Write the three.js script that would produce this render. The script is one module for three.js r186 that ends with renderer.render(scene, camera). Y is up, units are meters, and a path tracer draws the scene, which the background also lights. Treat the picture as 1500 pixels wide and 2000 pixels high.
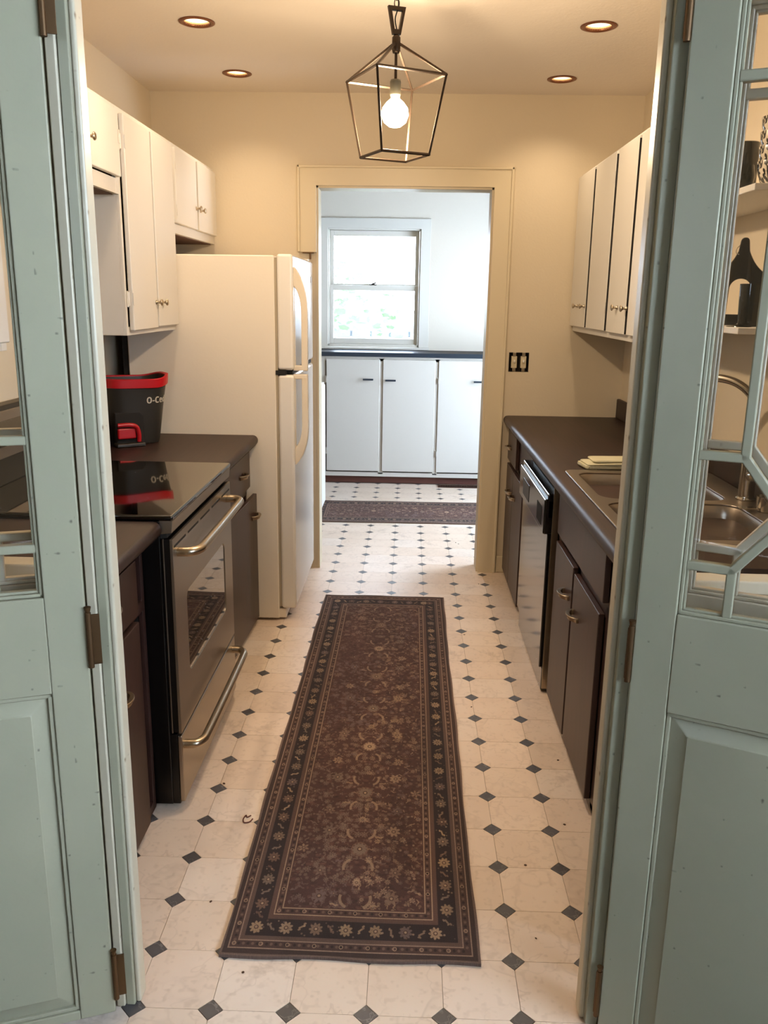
import * as THREE from 'three';
import { RoundedBoxGeometry } from 'three/addons/geometries/RoundedBoxGeometry.js';
import { mergeGeometries, mergeVertices, toCreasedNormals } from 'three/addons/utils/BufferGeometryUtils.js';
import { TextGeometry } from 'three/addons/geometries/TextGeometry.js';
import { FontLoader } from 'three/addons/loaders/FontLoader.js';

// ---------------------------------------------------------------- camera, sky, exposure
const scene = new THREE.Scene();
const camera = new THREE.PerspectiveCamera(62.636, 0.75, 0.05, 200);
camera.position.set(0.3928, 1.4824, 1.4758);
camera.rotation.order = 'YXZ';
camera.rotation.set(-0.248, 0.0252, 0.0155);

const renderer = new THREE.WebGLRenderer();
renderer.toneMapping = THREE.LinearToneMapping;
renderer.toneMappingExposure = 0.15;
renderer.shadowMap.enabled = true;
renderer.shadowMap.type = THREE.PCFSoftShadowMap;

scene.background = new THREE.Color(0.69, 0.835, 1.0);     // bright hazy daylight
scene.backgroundIntensity = 132;

const WARM = new THREE.Color(1.0, 0.76, 0.5);            // incandescent-white lamps

// ---------------------------------------------------------------- helpers
let seed = 7;
const rnd = () => { seed = (seed + 0x6D2B79F5) | 0; let t = Math.imul(seed ^ (seed >>> 15), 1 | seed); t = (t + Math.imul(t ^ (t >>> 7), 61 | t)) ^ t; return ((t ^ (t >>> 14)) >>> 0) / 4294967296; };
const rr = (a, b) => a + (b - a) * rnd();
const used = {};
const numbered = (n) => { const k = used[n] = (used[n] ?? -1) + 1; return k ? n + '_' + String(k).padStart(3, '0') : n; };
const PI = Math.PI;

function metric(g) {                                        // uv in metres by the dominant axis of the normal
  const p = g.attributes.position, n = g.attributes.normal, uv = new Float32Array(p.count * 2);
  for (let i = 0; i < p.count; i++) {
    const ax = Math.abs(n.getX(i)), ay = Math.abs(n.getY(i)), az = Math.abs(n.getZ(i));
    const x = p.getX(i), y = p.getY(i), z = p.getZ(i);
    if (ay >= ax && ay >= az) { uv[2 * i] = x; uv[2 * i + 1] = z; } else if (ax >= az) { uv[2 * i] = z; uv[2 * i + 1] = y; } else { uv[2 * i] = x; uv[2 * i + 1] = y; }
  }
  g.setAttribute('uv', new THREE.BufferAttribute(uv, 2));
  return g;
}
const flat = (g) => { const h = g.index ? g.toNonIndexed() : g; for (const k of Object.keys(h.attributes)) if (!['position', 'normal', 'uv'].includes(k)) h.deleteAttribute(k); return h; };
function join(list) { return list.length === 1 ? list[0] : mergeGeometries(list.map(flat)); }
// box by its limits, with softened edges
function bx(x0, x1, y0, y1, z0, z1, r = 0.002, seg = 2) {
  const w = Math.abs(x1 - x0), h = Math.abs(y1 - y0), d = Math.abs(z1 - z0), q = Math.min(r, w * 0.45, h * 0.45, d * 0.45);
  const g = q > 0 ? new RoundedBoxGeometry(w, h, d, seg, q) : new THREE.BoxGeometry(w, h, d);
  g.translate((x0 + x1) / 2, (y0 + y1) / 2, (z0 + z1) / 2);
  return g;
}
function cyl(r0, r1, a, b, seg = 20) {                      // tapered bar between two points
  const A = new THREE.Vector3(...a), B = new THREE.Vector3(...b), L = A.distanceTo(B);
  const g = new THREE.CylinderGeometry(r1, r0, L, seg);
  g.translate(0, L / 2, 0);
  g.applyQuaternion(new THREE.Quaternion().setFromUnitVectors(new THREE.Vector3(0, 1, 0), B.clone().sub(A).normalize()));
  g.translate(...a);
  return g;
}
function tube(pts, r, seg = 60, rad = 14, tension = 0.5) {
  return new THREE.TubeGeometry(new THREE.CatmullRomCurve3(pts.map((p) => new THREE.Vector3(...p)), false, 'catmullrom', tension), seg, r, rad, false);
}
function barSq(a, b, w) {                                   // square bar between two points
  const A = new THREE.Vector3(...a), B = new THREE.Vector3(...b), L = A.distanceTo(B);
  const g = new RoundedBoxGeometry(w, L + w * 0.6, w, 1, w * 0.15);
  g.translate(0, L / 2, 0);
  g.applyQuaternion(new THREE.Quaternion().setFromUnitVectors(new THREE.Vector3(0, 1, 0), B.clone().sub(A).normalize()));
  g.translate(...a);
  return g;
}
function lathe(pts, seg = 32) { return new THREE.LatheGeometry(pts.map((p) => new THREE.Vector2(...p)), seg); }
function extr(pts, depth, bevel = 0, holes = []) {          // polygon in xy, pulled along +z
  const s = new THREE.Shape(pts.map((p) => new THREE.Vector2(...p)));
  for (const h of holes) s.holes.push(Array.isArray(h) === false ? h : new THREE.Path(h.map((p) => new THREE.Vector2(...p))));
  return new THREE.ExtrudeGeometry(s, { depth, bevelEnabled: bevel > 0, bevelSize: bevel, bevelThickness: bevel, bevelSegments: 2, curveSegments: 24 });
}
const rrect = (w, d, r, n = 8) => {                         // rounded rectangle outline, counter-clockwise in x,z
  const o = [];
  for (const [cx, cz, a0] of [[w / 2 - r, d / 2 - r, 0], [-w / 2 + r, d / 2 - r, PI / 2], [-w / 2 + r, -d / 2 + r, PI], [w / 2 - r, -d / 2 + r, 1.5 * PI]])
    for (let i = 0; i <= n; i++) { const a = a0 + (i / n) * PI / 2; o.push([cx + r * Math.cos(a), cz + r * Math.sin(a)]); }
  return o;
};
function loft(rings, capStart = false, capEnd = true) {      // rings: [outline points (x,z), y or function]
  const n = rings[0][0].length, pos = [], idx = [];
  for (const [o, y] of rings) for (const [x, z] of o) pos.push(x, typeof y === 'function' ? y(x, z) : y, z);
  for (let k = 0; k < rings.length - 1; k++) for (let i = 0; i < n; i++) { const a = k * n + i, b = k * n + (i + 1) % n, c = a + n, d = b + n; idx.push(a, c, b, b, c, d); }
  const cap = (k, up) => { const c = pos.length / 3; let sx = 0, sy = 0, sz = 0; for (let i = 0; i < n; i++) { sx += pos[(k * n + i) * 3]; sy += pos[(k * n + i) * 3 + 1]; sz += pos[(k * n + i) * 3 + 2]; } pos.push(sx / n, sy / n, sz / n); for (let i = 0; i < n; i++) { const a = k * n + i, b = k * n + (i + 1) % n; up ? idx.push(a, c, b) : idx.push(a, b, c); } };
  if (capStart) cap(0, false);
  if (capEnd) cap(rings.length - 1, true);
  const g = new THREE.BufferGeometry();
  g.setAttribute('position', new THREE.Float32BufferAttribute(pos, 3)); g.setIndex(idx); g.computeVertexNormals();
  const h = toCreasedNormals(g, 0.7); h.setAttribute('uv', new THREE.Float32BufferAttribute(new Float32Array(h.attributes.position.count * 2), 2));
  return h;
}
function put(name, geos, mat, parent, o = {}) {
  const g = join(Array.isArray(geos) ? geos : [geos]);
  if (!o.keepUV) metric(g);
  const m = new THREE.Mesh(g, mat);
  m.name = parent === scene ? numbered(name) : name;
  m.castShadow = m.receiveShadow = true;
  if (o.label) m.userData.label = o.label;
  parent.add(m);
  return m;
}
function thing(name, label, category, [x, y, z] = [0, 0, 0], turn = 0, group) {
  const o = new THREE.Group(); o.name = numbered(name); o.position.set(x, y, z); o.rotation.y = turn;
  o.userData = { label, category }; if (group) o.userData.group = group;
  scene.add(o); return o;
}
function single(name, geos, mat, label, category, pos, group, o) { const m = put(name, geos, mat, scene, o); if (pos) m.position.set(...pos); m.userData = { label, category }; if (group) m.userData.group = group; return m; }
function structure(name, label, category = name.split('_')[0]) { const o = new THREE.Group(); o.name = name; o.userData = { kind: 'structure', label, category }; scene.add(o); return o; }
const struct = (name, geos, mat, label, category) => { const m = put(name, geos, mat, scene); m.name = name; m.userData = { kind: 'structure', label, category: category ?? name.split('_')[0] }; return m; };

// ---------------------------------------------------------------- textures
function noiseGrid(n, s) { const keep = seed; seed = s; const a = new Float32Array(n * n); for (let i = 0; i < a.length; i++) a[i] = rnd(); seed = keep; return a; }
const NG = noiseGrid(256, 11);
function vn(x, y, per) {                                    // tiling value noise
  const xi = Math.floor(x), yi = Math.floor(y), fx = x - xi, fy = y - yi, u = fx * fx * (3 - 2 * fx), v = fy * fy * (3 - 2 * fy);
  const m = (k, q) => ((k % q) + q) % q, at = (a, b) => NG[(m(b, per) & 255) * 256 + (m(a, per) & 255)];
  return (at(xi, yi) * (1 - u) + at(xi + 1, yi) * u) * (1 - v) + (at(xi, yi + 1) * (1 - u) + at(xi + 1, yi + 1) * u) * v;
}
const fbm = (u, v, f, oct = 4) => { let s = 0, a = 0.5, t = 0; for (let k = 0; k < oct; k++) { s += a * vn(u * f + k * 17, v * f + k * 31, f); t += a; a *= 0.5; f *= 2; } return s / t; };
function tex(w, h, fn, { srgb = true, rx = 1, ry = 1 } = {}) {
  const d = new Uint8Array(w * h * 4);
  for (let y = 0; y < h; y++) for (let x = 0; x < w; x++) { const c = fn(x / w, y / h, x, y), i = (y * w + x) * 4; d[i] = c[0]; d[i + 1] = c[1] ?? c[0]; d[i + 2] = c[2] ?? c[0]; d[i + 3] = 255; }
  const t = new THREE.DataTexture(d, w, h);
  t.wrapS = t.wrapT = THREE.RepeatWrapping; t.magFilter = THREE.LinearFilter; t.minFilter = THREE.LinearMipmapLinearFilter; t.generateMipmaps = true;
  if (srgb) t.colorSpace = THREE.SRGBColorSpace;
  t.repeat.set(rx, ry); t.needsUpdate = true; return t;
}
const mix = (a, b, k) => a.map((v, i) => v + (b[i] - v) * k);
const cl = (v, a = 0, b = 1) => Math.max(a, Math.min(b, v));
const veins = (u, v, f, w) => { const q = fbm(u + 0.08 * fbm(u, v, 8, 3), v + 0.08 * fbm(v, u, 8, 3), f, 5); return cl(1 - Math.abs(q - 0.5) / w); };

const tMarble = tex(1024, 1024, (u, v) => {
  let c = mix([242, 228, 215], [231, 212, 197], fbm(u, v, 5, 5));
  c = mix(c, [186, 168, 154], 0.42 * veins(u, v, 4, 0.022) * fbm(v, u, 9, 3));
  c = mix(c, [178, 160, 146], 0.35 * veins(v + 0.37, u, 7, 0.018) * fbm(u, v, 6, 2));
  return mix(c, [200, 182, 166], 0.35 * cl((fbm(u, v, 60, 2) - 0.62) * 4));
}, { rx: 1.25, ry: 1.25 });
const tSlate = tex(256, 256, (u, v) => mix(mix([70, 68, 70], [98, 94, 96], fbm(u, v, 6, 5)), [150, 146, 144], 0.6 * veins(u, v, 5, 0.02)), { rx: 5, ry: 5 });
const tCounter = tex(512, 512, (u, v) => {                    // dark wood-look laminate, grain along v
  const g = fbm(u * 1 + 0.02 * fbm(u, v, 4, 2), v * 0.06, 64, 4), k = fbm(u, v, 3, 4);
  return mix(mix([38, 21, 18], [50, 30, 26], k), [25, 13, 11], 0.8 * cl((g - 0.45) * 3));
}, { rx: 2.2, ry: 1.0 });
const tDark = tex(512, 512, (u, v) => {                       // brown-black stained plywood, grain upwards
  const g = fbm(u + 0.03 * fbm(u, v, 4, 2), v * 0.12, 32, 4), k = fbm(u, v, 3, 4);
  return mix(mix([46, 26, 22], [62, 36, 30], k), [35, 20, 17], 0.6 * cl((g - 0.42) * 2.6));
}, { rx: 1.6, ry: 1.6 });
const tPaintBump = tex(512, 512, (u, v) => { const s = 255 * (0.6 * fbm(u, v, 90, 3) + 0.4 * fbm(u, v, 18, 3)); return [s]; }, { srgb: false, rx: 1.4, ry: 1.4 });
const tBrushBump = tex(512, 512, (u, v) => [255 * fbm(u * 0.02, v, 128, 2)], { srgb: false, rx: 3, ry: 3 });
const tBrush = tex(512, 512, (u, v) => [150 + 80 * (fbm(u * 0.03, v, 128, 3) - 0.5) + 60 * (fbm(u, v, 5, 4) - 0.5)], { srgb: false, rx: 2, ry: 2 });
const tGreen = tex(512, 512, (u, v) => { let c = mix([180, 177, 152], [172, 170, 147], fbm(u, v, 6, 4)); c = mix(c, [187, 183, 158], 0.35 * cl((fbm(u, v, 4, 5) - 0.52) * 6)); return mix(c, [96, 92, 80], cl((fbm(u, v, 70, 2) - 0.885) * 12)); }, { rx: 1.1, ry: 1.1 });
const tCream = tex(256, 256, (u, v) => mix(mix([222, 212, 188], [212, 202, 178], fbm(u, v, 6, 4)), [150, 130, 104], cl((fbm(u, v, 40, 2) - 0.86) * 9)), { rx: 1.5, ry: 1.5 });
const tTowel = tex(256, 256, (u, v) => [255 * (0.5 + 0.25 * Math.sin(u * 2 * PI * 60) + 0.25 * fbm(u, v, 60, 2))], { srgb: false, rx: 6, ry: 6 });
const tFleck = tex(256, 128, (u, v) => { const a = fbm(u, v, 14, 2), b = fbm(v + 0.3, u, 12, 2); return a > 0.52 && Math.abs(a - b) > 0.05 ? [226, 214, 192] : [22, 19, 18]; }, { rx: 3, ry: 1.3 });

// the runner's print: bordered field of small flowers round a row of rosettes
function rugCanvas(W, H, wm, hm) {
  const c = document.createElement('canvas'); c.width = W; c.height = H; const x = c.getContext('2d'), k = W / wm;
  const keep = seed; seed = 4242;
  const M = (m) => m * k;
  x.fillStyle = '#6b5e55'; x.fillRect(0, 0, W, H);
  const band = (i, j, col) => { x.fillStyle = col; x.fillRect(M(i), M(i), W - M(2 * i), H - M(2 * i)); };
  band(0.006, 0, '#3c302c'); band(0.016, 0, '#8d7d6c'); band(0.019, 0, '#463630'); band(0.036, 0, '#8a7a69'); band(0.039, 0, '#574840'); band(0.049, 0, '#2a2121'); band(0.094, 0, '#54423a'); band(0.106, 0, '#97876f'); band(0.109, 0, '#493731'); band(0.124, 0, '#97876f'); band(0.127, 0, '#48332e');
  const col = (a, lo = 0) => { const t = ['#8f7d62', '#7c6b58', '#9c8a6c', '#6f5b4c', '#75695a', '#5d4a40', '#a08f74', '#6a5d57']; x.globalAlpha = a; return t[Math.floor(rr(lo, t.length - 0.01))]; };
  const blob = (px, py, r, a) => { x.fillStyle = col(a); x.beginPath(); x.arc(px, py, r, 0, 7); x.fill(); };
  const flower = (px, py, r, n, a = 0.85) => {
    x.fillStyle = col(a); for (let i = 0; i < n; i++) { const t = i / n * 2 * PI + 0.3; x.beginPath(); x.ellipse(px + Math.cos(t) * r * 0.62, py + Math.sin(t) * r * 0.62, r * 0.42, r * 0.22, t, 0, 7); x.fill(); }
    x.globalAlpha = a; x.fillStyle = '#3d2d29'; x.beginPath(); x.arc(px, py, r * 0.34, 0, 7); x.fill(); x.fillStyle = '#a9987c'; x.beginPath(); x.arc(px, py, r * 0.2, 0, 7); x.fill();
  };
  const leaf = (px, py, r, t, a = 0.9) => { x.fillStyle = col(a, 0); x.save(); x.translate(px, py); x.rotate(t); for (let i = -2; i <= 2; i++) { x.beginPath(); x.ellipse(i * r * 0.38, (i % 2) * r * 0.16, r * 0.3, r * 0.2, 0.5, 0, 7); x.fill(); } x.restore(); };
  // beads in the two guard stripes, flowers in the main border
  const ring = (i, step, fn) => { let n = 0; for (let s = M(i); s < W - M(i); s += step) { fn(s, M(i), n); fn(s, H - M(i), n++); } n = 0; for (let s = M(i); s < H - M(i); s += step) { fn(M(i), s, n); fn(W - M(i), s, n++); } };
  for (const i of [0.0285, 0.1175]) { ring(i, M(0.011), (px, py, n) => { x.globalAlpha = 0.8; x.fillStyle = n % 2 ? '#251b1a' : '#6b5a4d'; x.beginPath(); x.arc(px, py, M(0.0036), 0, 7); x.fill(); }); ring(i, M(0.063), (px, py) => { x.globalAlpha = 0.9; x.strokeStyle = '#b09e80'; x.lineWidth = M(0.0016); x.beginPath(); x.arc(px, py, M(0.0042), 0, 7); x.stroke(); }); }
  ring(0.0715, M(0.036), (px, py, n) => { n % 2 ? leaf(px + M(rr(-0.003, 0.003)), py + M(rr(-0.008, 0.008)), M(0.013), rr(0.4, 1.2) * (n % 4 === 1 ? 1 : -1)) : flower(px, py, M(0.0165), 9); });
  ring(0.0715, M(0.012), (px, py) => blob(px + M(rr(-0.018, 0.018)), py + M(rr(-0.018, 0.018)), M(rr(0.0015, 0.003)), 0.7));
  x.save(); x.beginPath(); x.rect(M(0.129), M(0.129), W - M(0.258), H - M(0.258)); x.clip();
  for (let i = 0; i < 5200; i++) { x.globalAlpha = 0.3; x.fillStyle = rnd() < 0.5 ? '#2d1e1c' : '#74584c'; x.beginPath(); x.ellipse(rr(0, W), rr(0, H), M(rr(0.002, 0.011)), M(rr(0.0015, 0.005)), rr(-0.4, 0.4), 0, 7); x.fill(); }
  const cx = W / 2, P = M(0.2175), half = W / 2 - M(0.127);
  for (let y0 = H / 2 - 6 * P; y0 < H / 2 + 6.5 * P; y0 += P) {
    const items = []; for (let i = 0; i < 240; i++) items.push([rr(0.01, 1) * half, rr(-0.5, 0.5) * P, rr(0.003, 0.0085), Math.floor(rr(0, 3)), rr(0, 3)]);
    for (const s of [-1, 1]) {
      for (const [dx, dy, r, t, a] of items) { const keep2 = seed; t === 0 ? flower(cx + s * dx, y0 + dy, M(r * 1.25), 7, 0.68) : t === 1 ? leaf(cx + s * dx, y0 + dy, M(r), s * a, 0.7) : blob(cx + s * dx, y0 + dy, M(r * 0.5), 0.65); if (s < 0) seed = keep2; }
      flower(cx + s * M(0.092), y0 - P * 0.3, M(0.019), 8, 0.75); flower(cx + s * M(0.1), y0 + P * 0.34, M(0.0165), 7, 0.7); flower(cx + s * M(0.155), y0, M(0.0145), 6, 0.65);
      for (const q of [-1, 1]) { x.globalAlpha = 0.8; x.strokeStyle = '#94836a'; x.lineWidth = M(0.0075); x.beginPath(); x.arc(cx + s * M(0.012), y0 + q * M(0.062), M(0.027), q > 0 ? (s > 0 ? -1.2 : PI + 1.2) : (s > 0 ? 1.2 : PI - 1.2), q > 0 ? (s > 0 ? 0.35 : PI - 0.35) : (s > 0 ? -0.35 : PI + 0.35), (q > 0) !== (s > 0)); x.stroke(); leaf(cx + s * M(0.052), y0 + q * M(0.042), M(0.011), s * q * 0.15, 0.8); }
      leaf(cx + s * M(0.03), y0, M(0.008), 0.1, 0.7);
    }
    flower(cx, y0, M(0.021), 12, 0.9); x.globalAlpha = 0.8; x.strokeStyle = '#6d5748'; x.lineWidth = M(0.003); x.beginPath(); x.arc(cx, y0, M(0.0225), 0, 7); x.stroke();
    flower(cx, y0 + P / 2, M(0.012), 10, 0.75);
  }
  x.restore();
  // woven, faded texture
  x.globalAlpha = 1; const im = x.getImageData(0, 0, W, H), d = im.data;
  for (let j = 0; j < H; j++) for (let i = 0; i < W; i++) { const q = (j * W + i) * 4, f = 0.9 + 0.2 * rnd() + 0.34 * (fbm(i / W, j / W / 4, 6, 4) - 0.5), g = (j % 3 === 0 ? 0.9 : 1) * f; for (let e = 0; e < 3; e++) d[q + e] = cl(d[q + e] * g * [1.02, 0.955, 0.965][e], 0, 255); }
  x.putImageData(im, 0, 0); seed = keep;
  const t = new THREE.CanvasTexture(c); t.colorSpace = THREE.SRGBColorSpace; t.anisotropy = 8; return t;
}

// ---------------------------------------------------------------- materials
const std = (color, roughness = 0.6, o = {}) => new THREE.MeshStandardMaterial({ color, roughness, ...o });
const phy = (color, roughness = 0.5, o = {}) => new THREE.MeshPhysicalMaterial({ color, roughness, ...o });
const M = {
  wall: std('#dacdb6', 0.75, { bumpMap: tPaintBump, bumpScale: 0.0006 }),
  ceiling: std('#e6dcd0', 0.85, { bumpMap: tPaintBump, bumpScale: 0.0008 }),
  whiteWall: std('#efe7da', 0.75, { bumpMap: tPaintBump, bumpScale: 0.0005 }),
  diningWall: std('#c2b9a4', 0.8),
  diningFloor: std('#4c3828', 0.5),
  slab: std('#a89a8c', 0.7),
  trim: phy('#dccfb4', 0.38, { clearcoat: 0.3, clearcoatRoughness: 0.3 }),
  whiteTrim: std('#efece4', 0.4),
  whiteCab: phy('#dbd7d0', 0.42, { clearcoat: 0.25, clearcoatRoughness: 0.35 }),
  whiteCabIn: std('#5a3a2a', 0.7),
  backCab: phy('#dbd7d0', 0.38, { clearcoat: 0.3, clearcoatRoughness: 0.3 }),
  dark: phy('#ffffff', 0.5, { map: tDark, clearcoat: 0.3, clearcoatRoughness: 0.3 }),
  darkIn: std('#1b1614', 0.7),
  counter: phy('#ffffff', 0.45, { map: tCounter }),
  blueTop: phy('#27323f', 0.28),
  toe: std('#5a332c', 0.6),
  tile: [0, 1, 2, 3].map((i) => phy(['#ffffff', '#fbf7f2', '#fdf9f5', '#f7f2ec'][i], 0.36, { map: tMarble })),
  slate: [0, 1].map((i) => phy(['#ffffff', '#dcdad8'][i], 0.4, { map: tSlate })),
  steel: phy('#b9b2aa', 0.34, { metalness: 1, bumpMap: tBrushBump, bumpScale: 0.00012, anisotropy: 0.5 }),
  steelSoft: phy('#b3aaa2', 0.3, { metalness: 1, roughnessMap: null }),
  chrome: phy('#cfc8be', 0.16, { metalness: 1 }),
  nickel: phy('#b9ab97', 0.3, { metalness: 1 }),
  blackGlass: phy('#070607', 0.05, { clearcoat: 1, clearcoatRoughness: 0.03 }),
  ovenGlass: phy('#151313', 0.04, { clearcoat: 1, clearcoatRoughness: 0.02, ior: 1.9 }),
  blackEnamel: phy('#08080a', 0.3),
  dwBlack: phy('#0b0b0d', 0.16, { clearcoat: 0.8, clearcoatRoughness: 0.12 }),
  gasket: std('#a89c88', 0.7),
  rubber: std('#151313', 0.8),
  fridge: phy('#efe6d8', 0.42, { bumpMap: tPaintBump, bumpScale: 0.0004, clearcoat: 0.3, clearcoatRoughness: 0.3 }),
  fridgeDoor: phy('#f0ece6', 0.26, { clearcoat: 0.6, clearcoatRoughness: 0.16 }),
  handleCream: phy('#eadfcd', 0.35),
  green: phy('#ffffff', 0.4, { map: tGreen, clearcoat: 0.25, clearcoatRoughness: 0.35, bumpMap: tPaintBump, bumpScale: 0.0003 }),
  cream: phy('#ffffff', 0.36, { map: tCream, clearcoat: 0.35, clearcoatRoughness: 0.25 }),
  pane: phy('#ffffff', 0.02, { transmission: 1, thickness: 0, ior: 1.5 }),
  iron: phy('#3a2e24', 0.42, { metalness: 0.75 }),
  hinge: phy('#6b523a', 0.45, { metalness: 0.8 }),
  lens: std('#fff1d8', 0.5, { emissive: new THREE.Color(1, 0.78, 0.5), emissiveIntensity: 14 }),
  bulb: std('#fff4df', 0.4, { emissive: new THREE.Color(1, 0.82, 0.55), emissiveIntensity: 60 }),
  canTrim: phy('#7a4a30', 0.35, { metalness: 0.6 }),
  canIn: phy('#d8b48a', 0.35, { metalness: 0.3 }),
  socket: std('#565244', 0.5),
  bucket: phy('#302e2b', 0.42),
  red: phy('#b3121d', 0.32),
  white: std('#eeeae2', 0.5),
  printWhite: std('#cfc8ba', 0.6),
  blackGloss: phy('#121012', 0.2, { clearcoat: 0.6 }),
  smoke: phy('#3a3f44', 0.05, { transmission: 0.85, thickness: 0.01, ior: 1.5, attenuationColor: new THREE.Color('#1c2228'), attenuationDistance: 0.02 }),
  fleck: phy('#ffffff', 0.22, { map: tFleck, clearcoat: 0.6 }),
  towel: std('#c9c4a8', 0.95, { bumpMap: tTowel, bumpScale: 0.0015 }),
  boxMetal: phy('#2a2220', 0.5, { metalness: 0.4 }),
  switchBody: std('#cfc3a8', 0.5),
  brownMetal: phy('#4a3126', 0.45, { metalness: 0.4 }),
  crumb: std('#4a3424', 0.9),
  leafA: phy('#566f58', 0.8, { transmission: 0.3, thickness: 0 }),
  leafB: phy('#66855c', 0.8, { transmission: 0.3, thickness: 0 }),
  fenceWood: std('#63676c', 0.85),
  ground: std('#8c8878', 0.95),
  washer: phy('#f1f0ee', 0.35),
};

// ================================================================ THE SETTING
const CH = 2.467, LX = -0.92, RX = 1.53, ZB = -3.06, ZF = -5.70, T = 0.12;
const CEIL_CANS = [[-0.416, -1.97], [-0.412, -2.702], [1.068, -1.985], [1.067, -2.75], [-0.416, -1.22], [1.068, -1.22]];

// floor: a slab with one piece per octagonal tile and one per dark corner diamond
{
  const floor = structure('floor', 'cream marbled octagon tile floor with small dark diamond insets', 'floor');
  put('slab', bx(-2.6, 2.5, -0.12, -0.0035, -6.0, 0.16, 0), M.slab, floor);
  const P = 1 / 6, c = 0.0268, e = 0.0006, th = 0.0035;
  const oct = (k) => {
    const a = P / 2, q = c, pts = [[-a + q + e, -a + e], [a - q - e, -a + e], [a - e, -a + q + e], [a - e, a - q - e], [a - q - e, a - e], [-a + q + e, a - e], [-a + e, a - q - e], [-a + e, -a + q + e]];
    const g = extr(pts, th); g.rotateX(-PI / 2); g.translate(0, -th, 0); metric(g);
    const uv = g.attributes.uv; for (let i = 0; i < uv.count; i++) uv.setXY(i, uv.getX(i) + k * 0.217, uv.getY(i) + k * 0.143); return g;
  };
  const octs = [0, 1, 2, 3, 4, 5].map(oct);
  const dia = [0, 1, 2].map((k) => { const d = c - 0.0008, g = extr([[-d, 0], [0, -d], [d, 0], [0, d]], th); g.rotateX(-PI / 2); g.translate(0, -th, 0); metric(g); const uv = g.attributes.uv; for (let i = 0; i < uv.count; i++) uv.setXY(i, uv.getX(i) + k * 0.061, uv.getY(i) + k * 0.037); return g; });
  const shown = (x, z) => z < ZB - 0.02 ? x > -0.42 && x < 1.08 && z > -5.36 : x > -0.36 && x < 1.02;
  const hidden = (x, z) => x > 0.09 && x < 0.49 && z < -0.25 && z > -2.45;   // wholly under the runner
  let nt = 0, nd = 0;
  for (let r = -1; r <= 32; r++) for (let q = -3; q <= 6; q++) {
    const x = q * P, z = -r * P;
    if (shown(x + P / 2, z - P / 2) && !hidden(x + P / 2, z - P / 2)) { const m = new THREE.Mesh(octs[Math.floor(rr(0, 6))], M.tile[Math.floor(rr(0, 4))]); m.name = nt ? 'tile_' + String(nt).padStart(3, '0') : 'tile'; nt++; m.position.set(x + P / 2, 0, z - P / 2); m.rotation.y = Math.floor(rr(0, 4)) * PI / 2; m.receiveShadow = true; floor.add(m); }
    if (shown(x, z) && !hidden(x, z)) { const m = new THREE.Mesh(dia[Math.floor(rr(0, 3))], M.slate[Math.floor(rr(0, 2))]); m.name = nd ? 'diamond_inset_' + String(nd).padStart(3, '0') : 'diamond_inset'; nd++; m.position.set(x, 0, z); m.receiveShadow = true; floor.add(m); }
  }
  put('field', bx(0.085, 0.5, -0.0035, -0.0002, -2.45, -0.25, 0), M.tile[0], floor);
  
}
struct('floor_near', bx(-2.6, 2.5, -0.12, -0.001, 0.162, 3.6, 0), M.diningFloor, 'brown floor of the near room', 'floor');

// kitchen ceiling with four round holes for the recessed lights
{
  const s = new THREE.Shape([[-1.04, 0.02], [1.65, 0.02], [1.65, 3.18], [-1.04, 3.18]].map((p) => new THREE.Vector2(...p)));
  for (const [x, z] of CEIL_CANS) { const h = new THREE.Path(); h.absarc(x, -z, 0.058, 0, 2 * PI, true); s.holes.push(h); }
  const g = new THREE.ExtrudeGeometry(s, { depth: 0.12, bevelEnabled: false, curveSegments: 32 });
  g.rotateX(-PI / 2); g.translate(0, CH, 0);
  struct('ceiling', g, M.ceiling, 'warm white plaster ceiling over the galley', 'ceiling');
}
struct('ceiling_far', bx(-1.7, 2.2, CH, CH + 0.12, -5.9, -3.185, 0), M.whiteWall, 'white ceiling of the bright far room', 'ceiling');
struct('ceiling_near', bx(-2.6, 2.5, CH, CH + 0.12, 0.0, 3.6, 0), M.diningWall, 'ceiling of the near room', 'ceiling');
struct('wall_left', bx(LX - T, LX, 0, CH, ZB - T, 0.0, 0), M.wall, 'tan painted wall behind the range', 'wall');
struct('wall_right', bx(RX, RX + T, 0, CH, ZB - T, 0.0, 0), M.wall, 'tan painted wall behind the sink', 'wall');
// end wall with the doorway and the opening of the switch box
const DX0 = -0.092, DX1 = 0.812, DY = 2.036;
{
  const hole = [[0.927, 1.117], [0.927, 1.219], [1.033, 1.219], [1.033, 1.117]];
  const g = extr([[LX, 0], [DX0, 0], [DX0, DY], [DX1, DY], [DX1, 0], [RX, 0], [RX, CH], [LX, CH]], T, 0, [hole]);
  g.translate(0, 0, ZB - T);
  struct('wall_back', g, M.wall, 'tan painted end wall with the open doorway', 'wall');
}
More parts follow.
